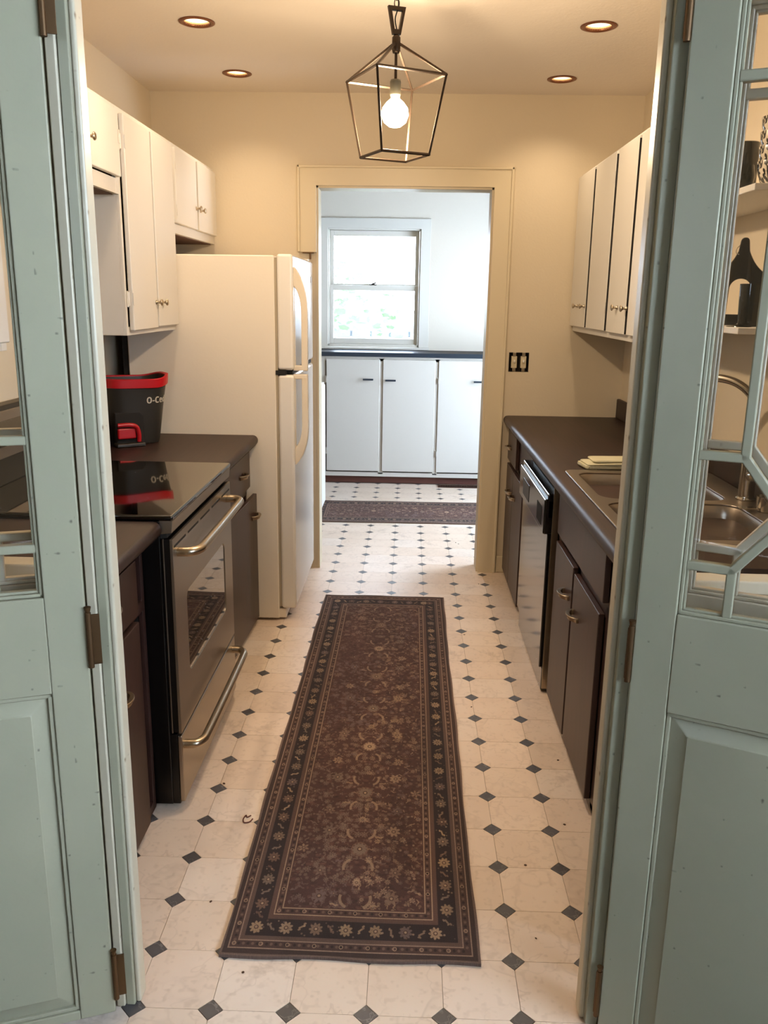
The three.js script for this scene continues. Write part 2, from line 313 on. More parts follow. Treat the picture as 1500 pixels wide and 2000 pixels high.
// far room shell
const FW = { x0: -0.281, x1: 0.481, y0: 1.092, y1: 2.036 };
{
  const hole = [[FW.x0, FW.y0], [FW.x0, FW.y1], [FW.x1, FW.y1], [FW.x1, FW.y0]];
  const g = extr([[-1.7, 0], [2.2, 0], [2.2, CH], [-1.7, CH]], T, 0, [hole]); g.translate(0, 0, ZF - T);
  struct('wall_far', g, M.whiteWall, 'white wall of the far room with a sash window', 'wall');
  struct('wall_far_left', bx(-1.7, -1.58, 0, CH, ZF, ZB - T, 0), M.whiteWall, 'white side wall of the far room', 'wall');
  // right wall of the far room has a wide window beyond the door frame
  struct('wall_far_right', [bx(2.08, 2.2, 0, 0.3, ZF, ZB - T, 0), bx(2.08, 2.2, 2.2, CH, ZF, ZB - T, 0), bx(2.08, 2.2, 0.3, 2.2, ZF, -5.0, 0), bx(2.08, 2.2, 0.3, 2.2, -3.4, ZB - T, 0)], M.whiteWall, 'white side wall of the far room with a wide window', 'wall');
  struct('wall_far_return', [bx(-1.58, LX - 0.001, 0, CH, ZB - T, ZB - 0.001, 0), bx(RX + 0.001, 2.08, 0, CH, ZB - T, ZB - 0.001, 0)], M.whiteWall, 'white return walls beside the doorway', 'wall');
}
// near room shell: partition round the wide folding-door opening, and a daylight window behind the camera
struct('wall_front', [bx(-2.6, -1.05, 0, CH, -0.12, 0, 0), bx(1.66, 2.5, 0, CH, -0.12, 0, 0), bx(-1.05, 1.66, 2.12, CH, -0.12, 0.0, 0)], M.diningWall, 'partition wall over the folding doors', 'wall');
struct('wall_near_left', bx(-2.72, -2.6, 0, CH, -0.12, 3.6, 0), M.diningWall, 'left wall of the near room', 'wall');
struct('wall_near_right', [bx(2.5, 2.62, 0, 1.15, -0.12, 3.6, 0), bx(2.5, 2.62, 2.35, CH, -0.12, 3.6, 0), bx(2.5, 2.62, 1.15, 2.35, -0.12, 0.5, 0), bx(2.5, 2.62, 1.15, 2.35, 3.2, 3.6, 0)], M.diningWall, 'right wall of the near room', 'wall');
{
  struct('wall_near', [bx(-2.72, 2.62, 0, 1.15, 3.6, 3.72, 0), bx(-2.72, 2.62, 2.35, CH, 3.6, 3.72, 0), bx(-2.72, -2.5, 1.15, 2.35, 3.6, 3.72, 0), bx(-1.9, 2.62, 1.15, 2.35, 3.6, 3.72, 0)], M.diningWall, 'rear wall of the near room', 'wall');
}

// door casing and jamb of the far doorway
{
  const t = structure('trim_1', 'painted casing round the doorway with its left leg cut short over the refrigerator', 'door trim');
  const W = 0.082, z0 = ZB, z1 = ZB + 0.018;
  const mit = (pts) => { const g = extr(pts, 0.018, 0.002); g.translate(0, 0, z0); return g; };
  put('head_casing', mit([[DX0 - W, DY + W], [DX1 + W, DY + W], [DX1, DY], [DX0, DY]]), M.trim, t);
  put('side_casing', mit([[DX1, 0.001], [DX1, DY], [DX1 + W, DY + W], [DX1 + W, 0.001]]), M.trim, t);
  put('side_casing', mit([[DX0 - W, 1.712], [DX0 - W, DY + W], [DX0, DY], [DX0, 1.712]]), M.trim, t, { label: 'casing leg sawn off above the refrigerator' });
  put('back_band', [bx(DX1 + W, DX1 + W + 0.012, 0.001, DY + W + 0.012, z0, z1 + 0.008, 0.003), bx(DX0 - W - 0.012, DX1 + W + 0.012, DY + W, DY + W + 0.012, z0, z1 + 0.008, 0.003), bx(DX0 - W - 0.012, DX0 - W, 1.712, DY + W + 0.012, z0, z1 + 0.008, 0.003)], M.trim, t);
  put('jamb', [bx(DX1 - 0.012, DX1 + 0.0005, 0.001, DY, ZB - T - 0.01, ZB + 0.004, 0.001), bx(DX0 - 0.0005, DX0 + 0.012, 0.001, DY, ZB - T - 0.01, ZB + 0.004, 0.001), bx(DX0, DX1, DY - 0.012, DY + 0.0005, ZB - T - 0.01, ZB + 0.004, 0.001)], M.trim, t);
  put('hinge_pin', [cyl(0.005, 0.005, [DX0 - 0.03, 1.675, ZB + 0.012], [DX0 - 0.03, 1.711, ZB + 0.012], 12), bx(DX0 - 0.07, DX0 - 0.012, 1.705, 1.711, ZB + 0.002, ZB + 0.02, 0.001)], M.hinge, t);
}
struct('baseboard_back', bx(DX1 + 0.098, 0.962, 0.001, 0.095, ZB + 0.0005, ZB + 0.014, 0.003), M.trim, 'short scuffed baseboard between casing and base cabinet', 'baseboard');

// the sash window of the far room
{
  const w = structure('window_1', 'white double-hung window over the far cabinets', 'window');
  const z = ZF, c = 0.076, { x0, x1, y0, y1 } = FW;
  const mit = (pts) => { const g = extr(pts, 0.016, 0.002); g.translate(0, 0, z); return g; };
  put('casing', mit([[x0 - c, y1 + c], [x1 + c, y1 + c], [x1, y1], [x0, y1]]), M.whiteTrim, w);
  put('casing', mit([[x0 - c, y0], [x0 - c, y1 + c], [x0, y1], [x0, y0]]), M.whiteTrim, w);
  put('casing', mit([[x1, y0], [x1, y1], [x1 + c, y1 + c], [x1 + c, y0]]), M.whiteTrim, w);
  put('stool', bx(x0 - c - 0.01, x1 + c + 0.01, y0 - 0.02, y0 - 0.001, z + 0.0, z + 0.05, 0.004), M.whiteTrim, w);
  put('frame', [bx(x0, x0 + 0.012, y0, y1, z - T, z, 0.001), bx(x1 - 0.012, x1, y0, y1, z - T, z, 0.001), bx(x0, x1, y1 - 0.012, y1, z - T, z, 0.001), bx(x0, x1, y0, y0 + 0.02, z - T, z, 0.001)], M.whiteTrim, w);
  const sash = (a, b, zz, name) => {
    const s = put(name, [bx(x0 + 0.013, x0 + 0.045, a, b, zz - 0.035, zz, 0.003), bx(x1 - 0.045, x1 - 0.013, a, b, zz - 0.035, zz, 0.003), bx(x0 + 0.045, x1 - 0.045, b - 0.042, b, zz - 0.035, zz, 0.003), bx(x0 + 0.045, x1 - 0.045, a, a + 0.046, zz - 0.035, zz, 0.003)], M.whiteTrim, w);
    put('pane', bx(x0 + 0.046, x1 - 0.046, a + 0.047, b - 0.043, zz - 0.019, zz - 0.016, 0), M.pane, s);
    return s;
  };
  sash(1.555, y1 - 0.013, z - 0.07, 'upper_sash');
  sash(y0 + 0.021, 1.59, z - 0.03, 'lower_sash');
  put('sash_lock', [bx(0.06, 0.12, 1.591, 1.600, z - 0.055, z - 0.035, 0.003), cyl(0.006, 0.006, [0.08, 1.6, z - 0.045], [0.115, 1.61, z - 0.04], 10)], M.boxMetal, w, { label: 'dark metal sash lock' });
}
{
  const w = structure('window_2', 'wide white-framed side window of the far room', 'window');
  put('frame', [bx(2.08, 2.2, 0.301, 0.34, -4.999, -3.401, 0.002), bx(2.08, 2.2, 2.16, 2.199, -4.999, -3.401, 0.002), bx(2.08, 2.2, 0.34, 2.16, -4.999, -4.96, 0.002), bx(2.08, 2.2, 0.34, 2.16, -3.44, -3.401, 0.002), bx(2.12, 2.16, 0.34, 2.16, -4.22, -4.18, 0.002)], M.whiteTrim, w);
  put('pane', bx(2.138, 2.142, 0.34, 2.16, -4.96, -4.22, 0), M.pane, w); put('pane', bx(2.138, 2.142, 0.34, 2.16, -4.18, -3.44, 0), M.pane, w);
}
{
  const w = structure('window_3', 'white-framed window in the side wall of the near room', 'window');
  put('frame', [bx(2.51, 2.6, 1.151, 1.19, 0.5, 3.2, 0.002), bx(2.51, 2.6, 2.31, 2.349, 0.5, 3.2, 0.002), bx(2.51, 2.6, 1.19, 2.31, 0.501, 0.54, 0.002), bx(2.51, 2.6, 1.19, 2.31, 3.16, 3.199, 0.002), bx(2.53, 2.58, 1.19, 2.31, 1.83, 1.87, 0.002)], M.whiteTrim, w);
  put('pane', bx(2.553, 2.557, 1.19, 2.31, 0.54, 1.83, 0), M.pane, w); put('pane', bx(2.553, 2.557, 1.19, 2.31, 1.87, 3.16, 0), M.pane, w);
  const v = structure('window_4', 'white-framed window in the rear wall of the near room', 'window');
  put('frame', [bx(-2.5, -1.9, 1.151, 1.19, 3.62, 3.7, 0.002), bx(-2.5, -1.9, 2.31, 2.349, 3.62, 3.7, 0.002), bx(-2.499, -2.46, 1.19, 2.31, 3.62, 3.7, 0.002), bx(-1.94, -1.901, 1.19, 2.31, 3.62, 3.7, 0.002)], M.whiteTrim, v);
  put('pane', bx(-2.46, -1.94, 1.19, 2.31, 3.658, 3.662, 0), M.pane, v);
}

// posts beside the folding doors
{
  const post = (name, s, xs, label) => {
    const t = structure(name, label, 'door trim');
    const box = (a, b, z0, z1, r) => bx(Math.min(s * a, s * b) + xs, Math.max(s * a, s * b) + xs, 0.001, 2.119, z0, z1, r);
    put('jamb_edge', box(0, 0.012, -0.05, -0.012, 0.005), M.cream, t);
    put('stop', box(0.0105, s < 0 ? 0.03 : 0.0365, -0.055, s < 0 ? -0.004 : 0.004, 0.003), M.green, t);
    if (s < 0) put('casing', [box(0.0305, 0.0485, -0.05, 0.001, 0.003), box(0.045, 0.085, -0.05, -0.014, 0.001)], M.cream, t);
    else put('casing', box(0.0365, 0.085, -0.05, -0.022, 0.001), M.cream, t);
  };
  post('trim_2', -1, -0.153, 'narrow painted door post on the range side');
  post('trim_3', 1, 0.787, 'narrow painted door post on the sink side');
}

// low walls with a cream cap on either side of the folding doors, at the ends of the counters
{
  const lowWall = (name, x0, x1, label) => {
    const t = structure(name, label, 'wall');
    put('wall_body', bx(x0, x1, 0.001, 0.9, -0.235, -0.202, 0), M.cream, t);
    put('cap', bx(x0, x1, 0.9, 0.93, -0.245, -0.188, 0.005, 3), M.cream, t);
    put('cap_moulding', bx(x0, x1, 0.868, 0.8995, -0.2015, -0.193, 0.003), M.cream, t);
  };
  lowWall('wall_low_right', 0.87, RX - 0.001, 'low cream wall with a flat cap at the end of the sink counter');
  lowWall('wall_low_left', LX + 0.001, -0.29, 'low cream wall with a flat cap at the end of the range counter');
}

// ================================================================ FOLDING DOOR LEAVES
function doorLeaf(label, [px, pz], turn, s, front, group) {
  const d = thing('folding_door_leaf', label, 'door', [px, 0, pz], turn, group);
  const W = 0.455, H = 2.06, th = 0.034, st = 0.07;
  const X = (a, b) => s > 0 ? [a, b] : [-b, -a];
  const b3 = (a, b, y0, y1, z0, z1, r = 0.0025) => { const [p, q] = X(a, b); return bx(p, q, y0, y1, z0, z1, r); };
  put('stile', b3(0, st, 0.008, H, -th, 0, 0.003), front, d);
  put('stile', b3(W - st, W, 0.008, H, -th, 0, 0.003), front, d);
  put('top_rail', b3(st, W - st, 1.955, H, -th, 0), front, d);
  put('lock_rail', b3(st, W - st, 0.752, 0.944, -th, 0), front, d);
  put('bottom_rail', b3(st, W - st, 0.008, 0.03, -th, 0), front, d);
  // stepped moulding round the glass, on both faces
  const g0 = 0.944, g1 = 1.955;
  const mould = (z0, z1, a, b) => [b3(a, b, g0 + (a - st), g1 - (a - st), z0, z1, 0.002), b3(W - b, W - a, g0 + (a - st), g1 - (a - st), z0, z1, 0.002), b3(a, W - a, g0 + (a - st), g0 + (b - st), z0, z1, 0.002), b3(a, W - a, g1 - (b - st), g1 - (a - st), z0, z1, 0.002)];
  put('glazing_bead', [...mould(-0.028, -0.006, st, st + 0.007), ...mould(-0.025, -0.011, st + 0.0065, st + 0.012)], front, d);
  put('pane', b3(st + 0.011, W - st - 0.011, g0 + 0.011, g1 - 0.011, -0.0185, -0.0155, 0), M.pane, d);
  // lattice bars: short level bars, uprights, and a saltire between the four nodes
  const mw = 0.0165, xa = 0.151, xb = W - 0.151, ya = 1.036, yb = 1.233, yt = 1.822, zf = -0.007, zb = -0.027;
  const bar = (x0, y0, x1, y1) => { const L = Math.hypot(x1 - x0, y1 - y0), g = new RoundedBoxGeometry(L + mw * 0.5, mw, zf - zb, 2, 0.003); g.rotateZ(Math.atan2(y1 - y0, s * (x1 - x0))); g.translate(s * (x0 + x1) / 2, (y0 + y1) / 2, (zf + zb) / 2); return g; };
  for (const [p, q, u, v] of [[st + 0.01, yb, xa, yb], [xb, yb, W - st - 0.01, yb], [st + 0.01, ya, xa, ya], [xb, ya, W - st - 0.01, ya], [st + 0.01, yt, W - st - 0.01, yt], [xa, yb, xa, yt], [xb, yb, xb, yt], [xa, yt, xa, g1 - 0.01], [xb, yt, xb, g1 - 0.01], [xa, g0 + 0.01, xa, ya], [xb, g0 + 0.01, xb, ya], [xa, ya, xb, yb], [xa, yb, xb, ya]]) put('muntin', bar(p, q, u, v), front, d);
  // raised panel below
  const p0 = 0.03, p1 = 0.752;
  put('panel', [b3(st, W - st, p0, p1, -0.022, -0.012, 0.001), (() => { const w = W - 2 * st - 0.012, h = p1 - p0 - 0.012; const g = loft([[rrect(w, h, 0.002, 2), -0.012], [rrect(w - 0.066, h - 0.066, 0.002, 2), -0.005], [rrect(w - 0.07, h - 0.07, 0.002, 2), -0.0025]]); g.rotateX(PI / 2); const p = g.attributes.position; g.translate(s * W / 2, (p0 + p1) / 2, 0); g.scale(1, 1, 1); return g; })()], front, d);
  put('panel_moulding', [b3(st, st + 0.009, p0, p1, -0.02, -0.004), b3(W - st - 0.009, W - st, p0, p1, -0.02, -0.004), b3(st, W - st, p1 - 0.009, p1, -0.02, -0.004), b3(st, W - st, p0, p0 + 0.009, -0.02, -0.004)], front, d);
  return d;
}
const DL = doorLeaf('pale green lattice-glazed door leaf hinged at the post beside the range', [-0.196, 0.022], 19.5 * PI / 180, -1, M.green);
const DR = doorLeaf('pale green lattice-glazed door leaf hinged at the post beside the sink', [0.818, 0.022], -25 * PI / 180, 1, M.green);
doorLeaf('cream back leaf folded behind the green door leaf on the range side', [-0.196 - 0.09 * Math.sin(0.34), 0.022 - 0.09 * Math.cos(0.34)], 19.5 * PI / 180, -1, M.cream);
doorLeaf('cream back leaf folded behind the green door leaf on the sink side', [0.818 + 0.13 * Math.sin(0.436), 0.022 - 0.13 * Math.cos(0.436)], -25 * PI / 180, 1, M.cream);
for (const [d, s] of [[DL, -1], [DR, 1]]) for (const y of [0.855, 1.93, 0.1]) {
  const w = s < 0 ? 1 : 0.35;
  put('hinge', [cyl(0.0055, 0.0055, [-s * 0.004, y - 0.055, 0.004], [-s * 0.004, y + 0.055, 0.004], 12), bx(-s * 0.004, -s * (0.004 + 0.02 * w), y - 0.05, y + 0.05, 0.0, 0.003, 0.0008), cyl(0.004, 0.0065, [-s * 0.004, y + 0.055, 0.004], [-s * 0.004, y + 0.066, 0.004], 12)], M.hinge, d, { label: 'tarnished brass butt hinge' });
}

// ================================================================ CABINETS
function knobGeo() { return lathe([[0, 0], [0.009, 0], [0.009, 0.002], [0.0045, 0.004], [0.0045, 0.014], [0.008, 0.018], [0.0125, 0.021], [0.0125, 0.024], [0.009, 0.027], [0, 0.028]], 20).rotateX(PI / 2); }
function cupPull() {                                        // crescent tab pull: curved lip standing off the door
  const s = new THREE.Shape(); s.absellipse(0, 0, 0.044, 0.03, PI, 2 * PI, false); s.absellipse(0, 0.004, 0.038, 0.023, 2 * PI, PI, true);
  const rim = new THREE.ExtrudeGeometry(s, { depth: 0.004, bevelEnabled: true, bevelSize: 0.001, bevelThickness: 0.001, bevelSegments: 1, curveSegments: 20 });
  rim.rotateX(-PI / 2); rim.rotateY(0);                      // lie flat: shape y -> -z
  const o = []; const n = 20, pos = [], idx = [];
  for (let i = 0; i <= n; i++) { const a = (i / n) * PI, x = 0.041 * Math.cos(a), z = 0.028 * Math.sin(a); pos.push(x, 0.003, z, x * 0.94, -0.011, z * 0.9, x * 0.86, -0.012, z * 0.8); }
  for (let i = 0; i < n; i++) for (let k = 0; k < 2; k++) { const a = i * 3 + k; idx.push(a, a + 1, a + 3, a + 3, a + 1, a + 4); }
  const g = new THREE.BufferGeometry(); g.setAttribute('position', new THREE.Float32BufferAttribute(pos, 3)); g.setIndex(idx); g.computeVertexNormals(); g.setAttribute('uv', new THREE.Float32BufferAttribute(new Float32Array(pos.length / 3 * 2), 2));
  o.push(rim, g, bx(-0.044, -0.034, -0.012, 0.004, -0.001, 0.006, 0.001), bx(0.034, 0.044, -0.012, 0.004, -0.001, 0.006, 0.001));
  return join(o);
}
const KNOB = knobGeo(), PULL = cupPull();
// local frame: x along the front, y up, front of the carcass at z = 0, depth to -D
function cabinet(o) {
  const c = thing(o.name, o.label, 'cabinet', o.at, o.turn, o.group), { W, H, D, mat, inner } = o, t = 0.018, f = o.frame ?? 0.03, fr = o.rail ?? 0.03;
  put('carcass', [bx(0, t, 0, H, -D, 0, 0.001), bx(W - t, W, 0, H, -D, 0, 0.001), bx(t, W - t, 0, t, -D, 0, 0.001), bx(t, W - t, H - t, H, -D, 0, 0.001), bx(t, W - t, t, H - t, -D, -D + 0.008, 0)], mat, c);
  const fg = [bx(0, f, 0, H, 0, 0.012, 0.0015), bx(W - f, W, 0, H, 0, 0.012, 0.0015), bx(f, W - f, 0, fr, 0, 0.012, 0.0015), bx(f, W - f, H - fr, H, 0, 0.012, 0.0015)];
  for (const [x0, x1, y0, y1] of o.bars ?? []) fg.push(bx(x0, x1, y0, y1, 0, 0.012, 0.0015));
  put('face_frame', fg, mat, c);
  if (o.under) put('bottom_panel', bx(0.02, W - 0.02, -0.003, 0.0005, -D + 0.004, -0.004, 0), M.whiteCabIn, c, { label: 'unpainted brown underside' });
  if (inner) put('interior', [bx(t, t + 0.002, t, H - t, -D + 0.008, -0.001, 0), bx(W - t - 0.002, W - t, t, H - t, -D + 0.008, -0.001, 0), bx(t, W - t, t, H - t, -D + 0.008, -D + 0.01, 0), bx(t, W - t, t, t + 0.002, -D + 0.008, -0.001, 0), bx(t, W - t, H - t - 0.002, H - t, -D + 0.008, -0.001, 0)], inner, c);
  if (inner) put('shelf_board', bx(t, W - t, H * 0.5, H * 0.5 + 0.014, -D + 0.01, -0.03, 0), inner, c);
  for (const d of o.doors ?? []) {
    const h = new THREE.Group(); h.name = d.drawer ? 'drawer' : 'door'; c.add(h);
    const hx = d.hinge === 'r' ? d.x1 : d.x0; h.position.set(hx, 0, 0.0135); h.rotation.y = d.ajar ?? 0;
    put(d.drawer ? 'drawer_front' : 'door_panel', bx(d.x0 - hx, d.x1 - hx, d.y0, d.y1, 0, o.dt ?? 0.018, o.edge ?? 0.004, 3), mat, h);
    if (d.edgeStrip) put('door_edge', bx(d.x1 - hx - 0.0005, d.x1 - hx + 0.004, d.y0 + 0.003, d.y1 - 0.012, -0.0005, 0.0165, 0.0005), M.darkIn, h, { label: 'dark unpainted door edge' });
    if (d.knob) { const m = put('knob', KNOB.clone(), M.nickel, h); m.position.set(d.knob[0] - hx, d.knob[1], 0.018); }
    if (d.pull) { const m = put('pull', PULL.clone(), M.nickel, h, { label: 'brushed nickel cup pull' }); m.position.set(d.pull[0] - hx, d.pull[1], 0.019); }
    if (d.bar) put('pull', [bx(d.bar[0] - 0.042 - hx, d.bar[0] + 0.042 - hx, d.bar[1] - 0.007, d.bar[1] + 0.007, 0.036, 0.044, 0.003), cyl(0.004, 0.004, [d.bar[0] - 0.034 - hx, d.bar[1], 0.007], [d.bar[0] - 0.034 - hx, d.bar[1], 0.037], 10), cyl(0.004, 0.004, [d.bar[0] + 0.034 - hx, d.bar[1], 0.007], [d.bar[0] + 0.034 - hx, d.bar[1], 0.037], 10)], M.blueTop, h, { label: 'dark bar pull' });
    for (const y of d.hinges ?? []) { const e = d.hinge === 'r' ? 1 : -1, X0 = hx + e * 0.002; put('hinge', [bx(Math.min(X0, X0 + e * 0.012), Math.max(X0, X0 + e * 0.012), y - 0.028, y + 0.028, 0.012, 0.0165, 0.0015), cyl(0.0045, 0.0045, [X0, y - 0.024, 0.016], [X0, y + 0.024, 0.016], 10), bx(Math.min(hx, hx - e * 0.014), Math.max(hx, hx - e * 0.014), y - 0.022, y + 0.022, 0.0318, 0.0335, 0.0008)], mat, c); }
  }
  if (o.toe) put('toe_base', bx(0.002, W - 0.002, -o.toe, 0.001, -D, o.toeZ ?? -0.005, 0.001), o.toeMat ?? mat, c);
  return c;
}
const LU = -0.6305, LUD = 0.288;                                  // carcass front of the left wall units; doors stand 31 mm proud
const up = (name, label, zn, zf, y0, y1, doors, extra = {}) => cabinet({ name, label, at: [LU, y0, zn], turn: PI / 2, W: zn - zf, H: y1 - y0, D: LUD, mat: M.whiteCab, inner: M.whiteCabIn, doors: doors.map((d) => ({ ...d, x0: zn - d.z0, x1: zn - d.z1, y0: d.y0 - y0, y1: d.y1 - y0, knob: d.knob && [zn - d.knob[0], d.knob[1] - y0], hinges: (d.hinges ?? []).map((y) => y - y0) })), ...extra });
up('wall_cabinet', 'white wall cabinet at the door end, before the range', -0.06, -0.655, 1.342, 2.105, [{ z0: -0.08, z1: -0.345, y0: 1.363, y1: 2.085, hinge: 'l', knob: [-0.325, 1.455] }, { z0: -0.352, z1: -0.635, y0: 1.363, y1: 2.085, hinge: 'r', knob: [-0.372, 1.455] }]);
up('wall_cabinet', 'shallow white wall cabinet above the range', -0.657, -1.588, 1.819, 2.105, [{ z0: -0.68, z1: -1.22, y0: 1.872, y1: 2.085, hinge: 'l', knob: [-1.19, 1.95] }, { z0: -1.228, z1: -1.566, y0: 1.872, y1: 2.085, hinge: 'r', knob: [-1.262, 1.95], hinges: [2.0] }], { rail: 0.05, under: true });
up('wall_cabinet', 'tall white wall cabinet between range and refrigerator with two doors', -1.59, -2.238, 1.340, 2.105, [{ z0: -1.616, z1: -1.932, y0: 1.357, y1: 2.085, hinge: 'l', knob: [-1.912, 1.456], hinges: [1.995, 1.468], ajar: 0.012 }, { z0: -1.939, z1: -2.226, y0: 1.362, y1: 2.085, hinge: 'r', knob: [-1.975, 1.456] }], { frame: 0.0185 });
up('wall_cabinet', 'short white wall cabinet above the refrigerator', -2.24, -3.052, 1.742, 2.105, [{ z0: -2.268, z1: -2.655, y0: 1.783, y1: 2.085, hinge: 'l', knob: [-2.632, 1.876], hinges: [2.02, 1.835], ajar: 0.014 }, { z0: -2.662, z1: -3.03, y0: 1.78, y1: 2.085, hinge: 'r', knob: [-2.692, 1.872] }], { rail: 0.042, under: true, frame: 0.019 });
const RU = 1.2625;
const upR = (name, label, zn, zf, y0, y1, doors) => cabinet({ name, label, at: [RU, y0, zf], turn: -PI / 2, W: zn - zf, H: y1 - y0, D: RX - RU - 0.001, mat: M.whiteCab, inner: M.darkIn, frame: 0.014, rail: 0.026, doors: doors.map((d) => ({ ...d, x0: d.z1 - zf, x1: d.z0 - zf, y0: d.y0 - y0, y1: d.y1 - y0, knob: [d.knob[0] - zf, d.knob[1] - y0], hinges: (d.hinges ?? []).map((y) => y - y0) })) });
upR('wall_cabinet', 'white two-door wall cabinet over the sink counter next to the end wall', -2.227, -3.055, 1.335, 2.1, [{ z0: -2.671, z1: -3.045, y0: 1.362, y1: 2.085, hinge: 'l', knob: [-2.86, 1.462], edgeStrip: true }, { z0: -2.252, z1: -2.637, edgeStrip: true, y0: 1.362, y1: 2.085, hinge: 'r', knob: [-2.69, 1.462], hinges: [1.985, 1.46] }]);
upR('wall_cabinet', 'white two-door wall cabinet beside the open shelves', -1.70, -2.224, 1.335, 2.1, [{ z0: -1.902, z1: -2.214, edgeStrip: true, y0: 1.36, y1: 2.085, hinge: 'l', knob: [-2.035, 1.462] }, { z0: -1.712, z1: -1.868, y0: 1.36, y1: 2.085, hinge: 'r', knob: [-1.885, 1.46] }]);

// base cabinets; doors stand 31 mm proud of the carcass
const LB = -0.3365;
const low = (label, zn, zf, doors, bars) => cabinet({ name: 'base_cabinet', label, at: [LB, 0.012, zn], turn: PI / 2, W: zn - zf, H: 0.835, D: LB - LX - 0.002, mat: M.dark, inner: M.darkIn, edge: 0.003, frame: 0.022, toe: 0.0115, doors: doors.map((d) => ({ ...d, x0: zn - d.z0, x1: zn - d.z1, y0: d.y0 - 0.012, y1: d.y1 - 0.012, pull: d.pull && [zn - d.pull[0], d.pull[1] - 0.012] })), bars: bars.map(([a, b, c, d]) => [zn - a, zn - b, c - 0.012, d - 0.012]) });
low('dark base cabinet on the near side of the range', -0.25, -0.712, [{ z0: -0.265, z1: -0.6, y0: 0.662, y1: 0.812, drawer: true, pull: [-0.38, 0.75] }, { z0: -0.265, z1: -0.6, y0: 0.035, y1: 0.642, hinge: 'r', pull: [-0.425, 0.5] }], [[-0.25, -0.712, 0.636, 0.668]]);
low('dark base cabinet between range and refrigerator with its door ajar', -1.498, -2.222, [{ z0: -1.515, z1: -2.212, y0: 0.652, y1: 0.815, drawer: true, pull: [-2.02, 0.742] }, { z0: -1.515, z1: -2.215, y0: 0.03, y1: 0.622, hinge: 'l', ajar: -0.04, pull: [-2.15, 0.535] }], [[-1.498, -2.222, 0.615, 0.66]]);
const RB = 0.9765;
const lowR = (label, zn, zf, doors, bars) => cabinet({ name: 'base_cabinet', label, at: [RB, 0.012, zf], turn: -PI / 2, W: zn - zf, H: 0.835, D: RX - RB - 0.002, mat: M.dark, inner: M.darkIn, edge: 0.003, frame: 0.022, toe: 0.0115, doors: doors.map((d) => ({ ...d, x0: d.z1 - zf, x1: d.z0 - zf, y0: d.y0 - 0.012, y1: d.y1 - 0.012, pull: d.pull && [d.pull[0] - zf, d.pull[1] - 0.012] })), bars: (bars ?? []).map(([a, b, c, d]) => [b - zf, a - zf, c - 0.012, d - 0.012]) });
lowR('dark base cabinet between dishwasher and end wall with one drawer', -2.262, -3.052, [{ z0: -2.705, z1: -3.045, y0: 0.655, y1: 0.815, drawer: true, pull: [-2.93, 0.735] }, { z0: -2.78, z1: -3.045, y0: 0.03, y1: 0.632, hinge: 'l', pull: [-2.84, 0.515] }, { z0: -2.42, z1: -2.772, y0: 0.03, y1: 0.632, hinge: 'r', pull: [-2.7, 0.515] }], [[-2.262, -3.052, 0.625, 0.66], [-2.262, -2.72, 0.64, 0.835], [-2.262, -2.43, 0.02, 0.64]]);
lowR('dark sink base cabinet with false front and two tall doors', -0.43, -1.538, [{ z0: -0.735, z1: -1.467, y0: 0.675, y1: 0.825, drawer: true }, { z0: -1.148, z1: -1.468, y0: 0.045, y1: 0.645, hinge: 'l', pull: [-1.225, 0.53] }, { z0: -0.765, z1: -1.128, y0: 0.045, y1: 0.632, hinge: 'r', pull: [-1.06, 0.515] }], [[-0.43, -0.765, 0.02, 0.835], [-0.43, -1.538, 0.62, 0.7], [-1.12, -1.16, 0.03, 0.65]]);

// counters: moulded front nose, flat top
const CT = 0.885;
function counterProfile(front, back, s) {                      // outline in (x,y), s = +1 when the nose points to +x
  const n = front, b = back, o = [[b, CT], [b, CT - 0.036]];
  o.push([n - s * 0.03, CT - 0.036], [n - s * 0.03, CT - 0.046], [n - s * 0.012, CT - 0.046]);
  for (let i = 0; i <= 8; i++) { const a = -PI / 2 + (i / 8) * PI; o.push([n - s * 0.022 + s * 0.022 * Math.cos(a), CT - 0.022 + (a < 0 ? 0.024 : 0.022) * Math.sin(a)]); }
  return s > 0 ? o : o.reverse();
}
function run(front, back, s, z0, z1) { const g = extr(counterProfile(front, back, s), z1 - z0); g.translate(0, 0, z0); return toCreasedNormals(g, 0.6); }
function splash(x0, x1, z0, z1) { return bx(x0, x1, CT - 0.002, CT + 0.1, z0, z1, 0.006, 3); }
{
  const c = thing('countertop', 'brown wood-look laminate counter on the near side of the range', 'countertop');
  put('top', run(-0.268, LX + 0.001, 1, -0.718, -0.25), M.counter, c); put('backsplash', splash(LX + 0.001, LX + 0.02, -0.718, -0.25), M.counter, c);
}
{
  const c = thing('countertop', 'brown wood-look laminate counter between range and refrigerator', 'countertop');
  put('top', run(-0.268, LX + 0.001, 1, -2.226, -1.492), M.counter, c); put('backsplash', splash(LX + 0.001, LX + 0.02, -2.226, -1.492), M.counter, c);
}
const SK = { x0: 0.972, x1: 1.49, z0: -1.545, z1: -0.6 };         // outer rim of the sink
{
  const c = thing('countertop', 'long brown wood-look laminate counter holding the steel sink', 'countertop');
  const i = 0.018;
  put('top', [run(0.914, SK.x0 + i, -1, -3.055, -0.42), bx(SK.x0 + i, RX - 0.001, CT - 0.036, CT, -3.055, SK.z0 + i, 0), bx(SK.x0 + i, RX - 0.001, CT - 0.036, CT, SK.z1 - i, -0.42, 0), bx(SK.x1 - i, RX - 0.001, CT - 0.036, CT, SK.z0 + i, SK.z1 - i, 0)], M.counter, c);
  put('backsplash', splash(RX - 0.02, RX - 0.001, -3.055, -0.42), M.counter, c);
}
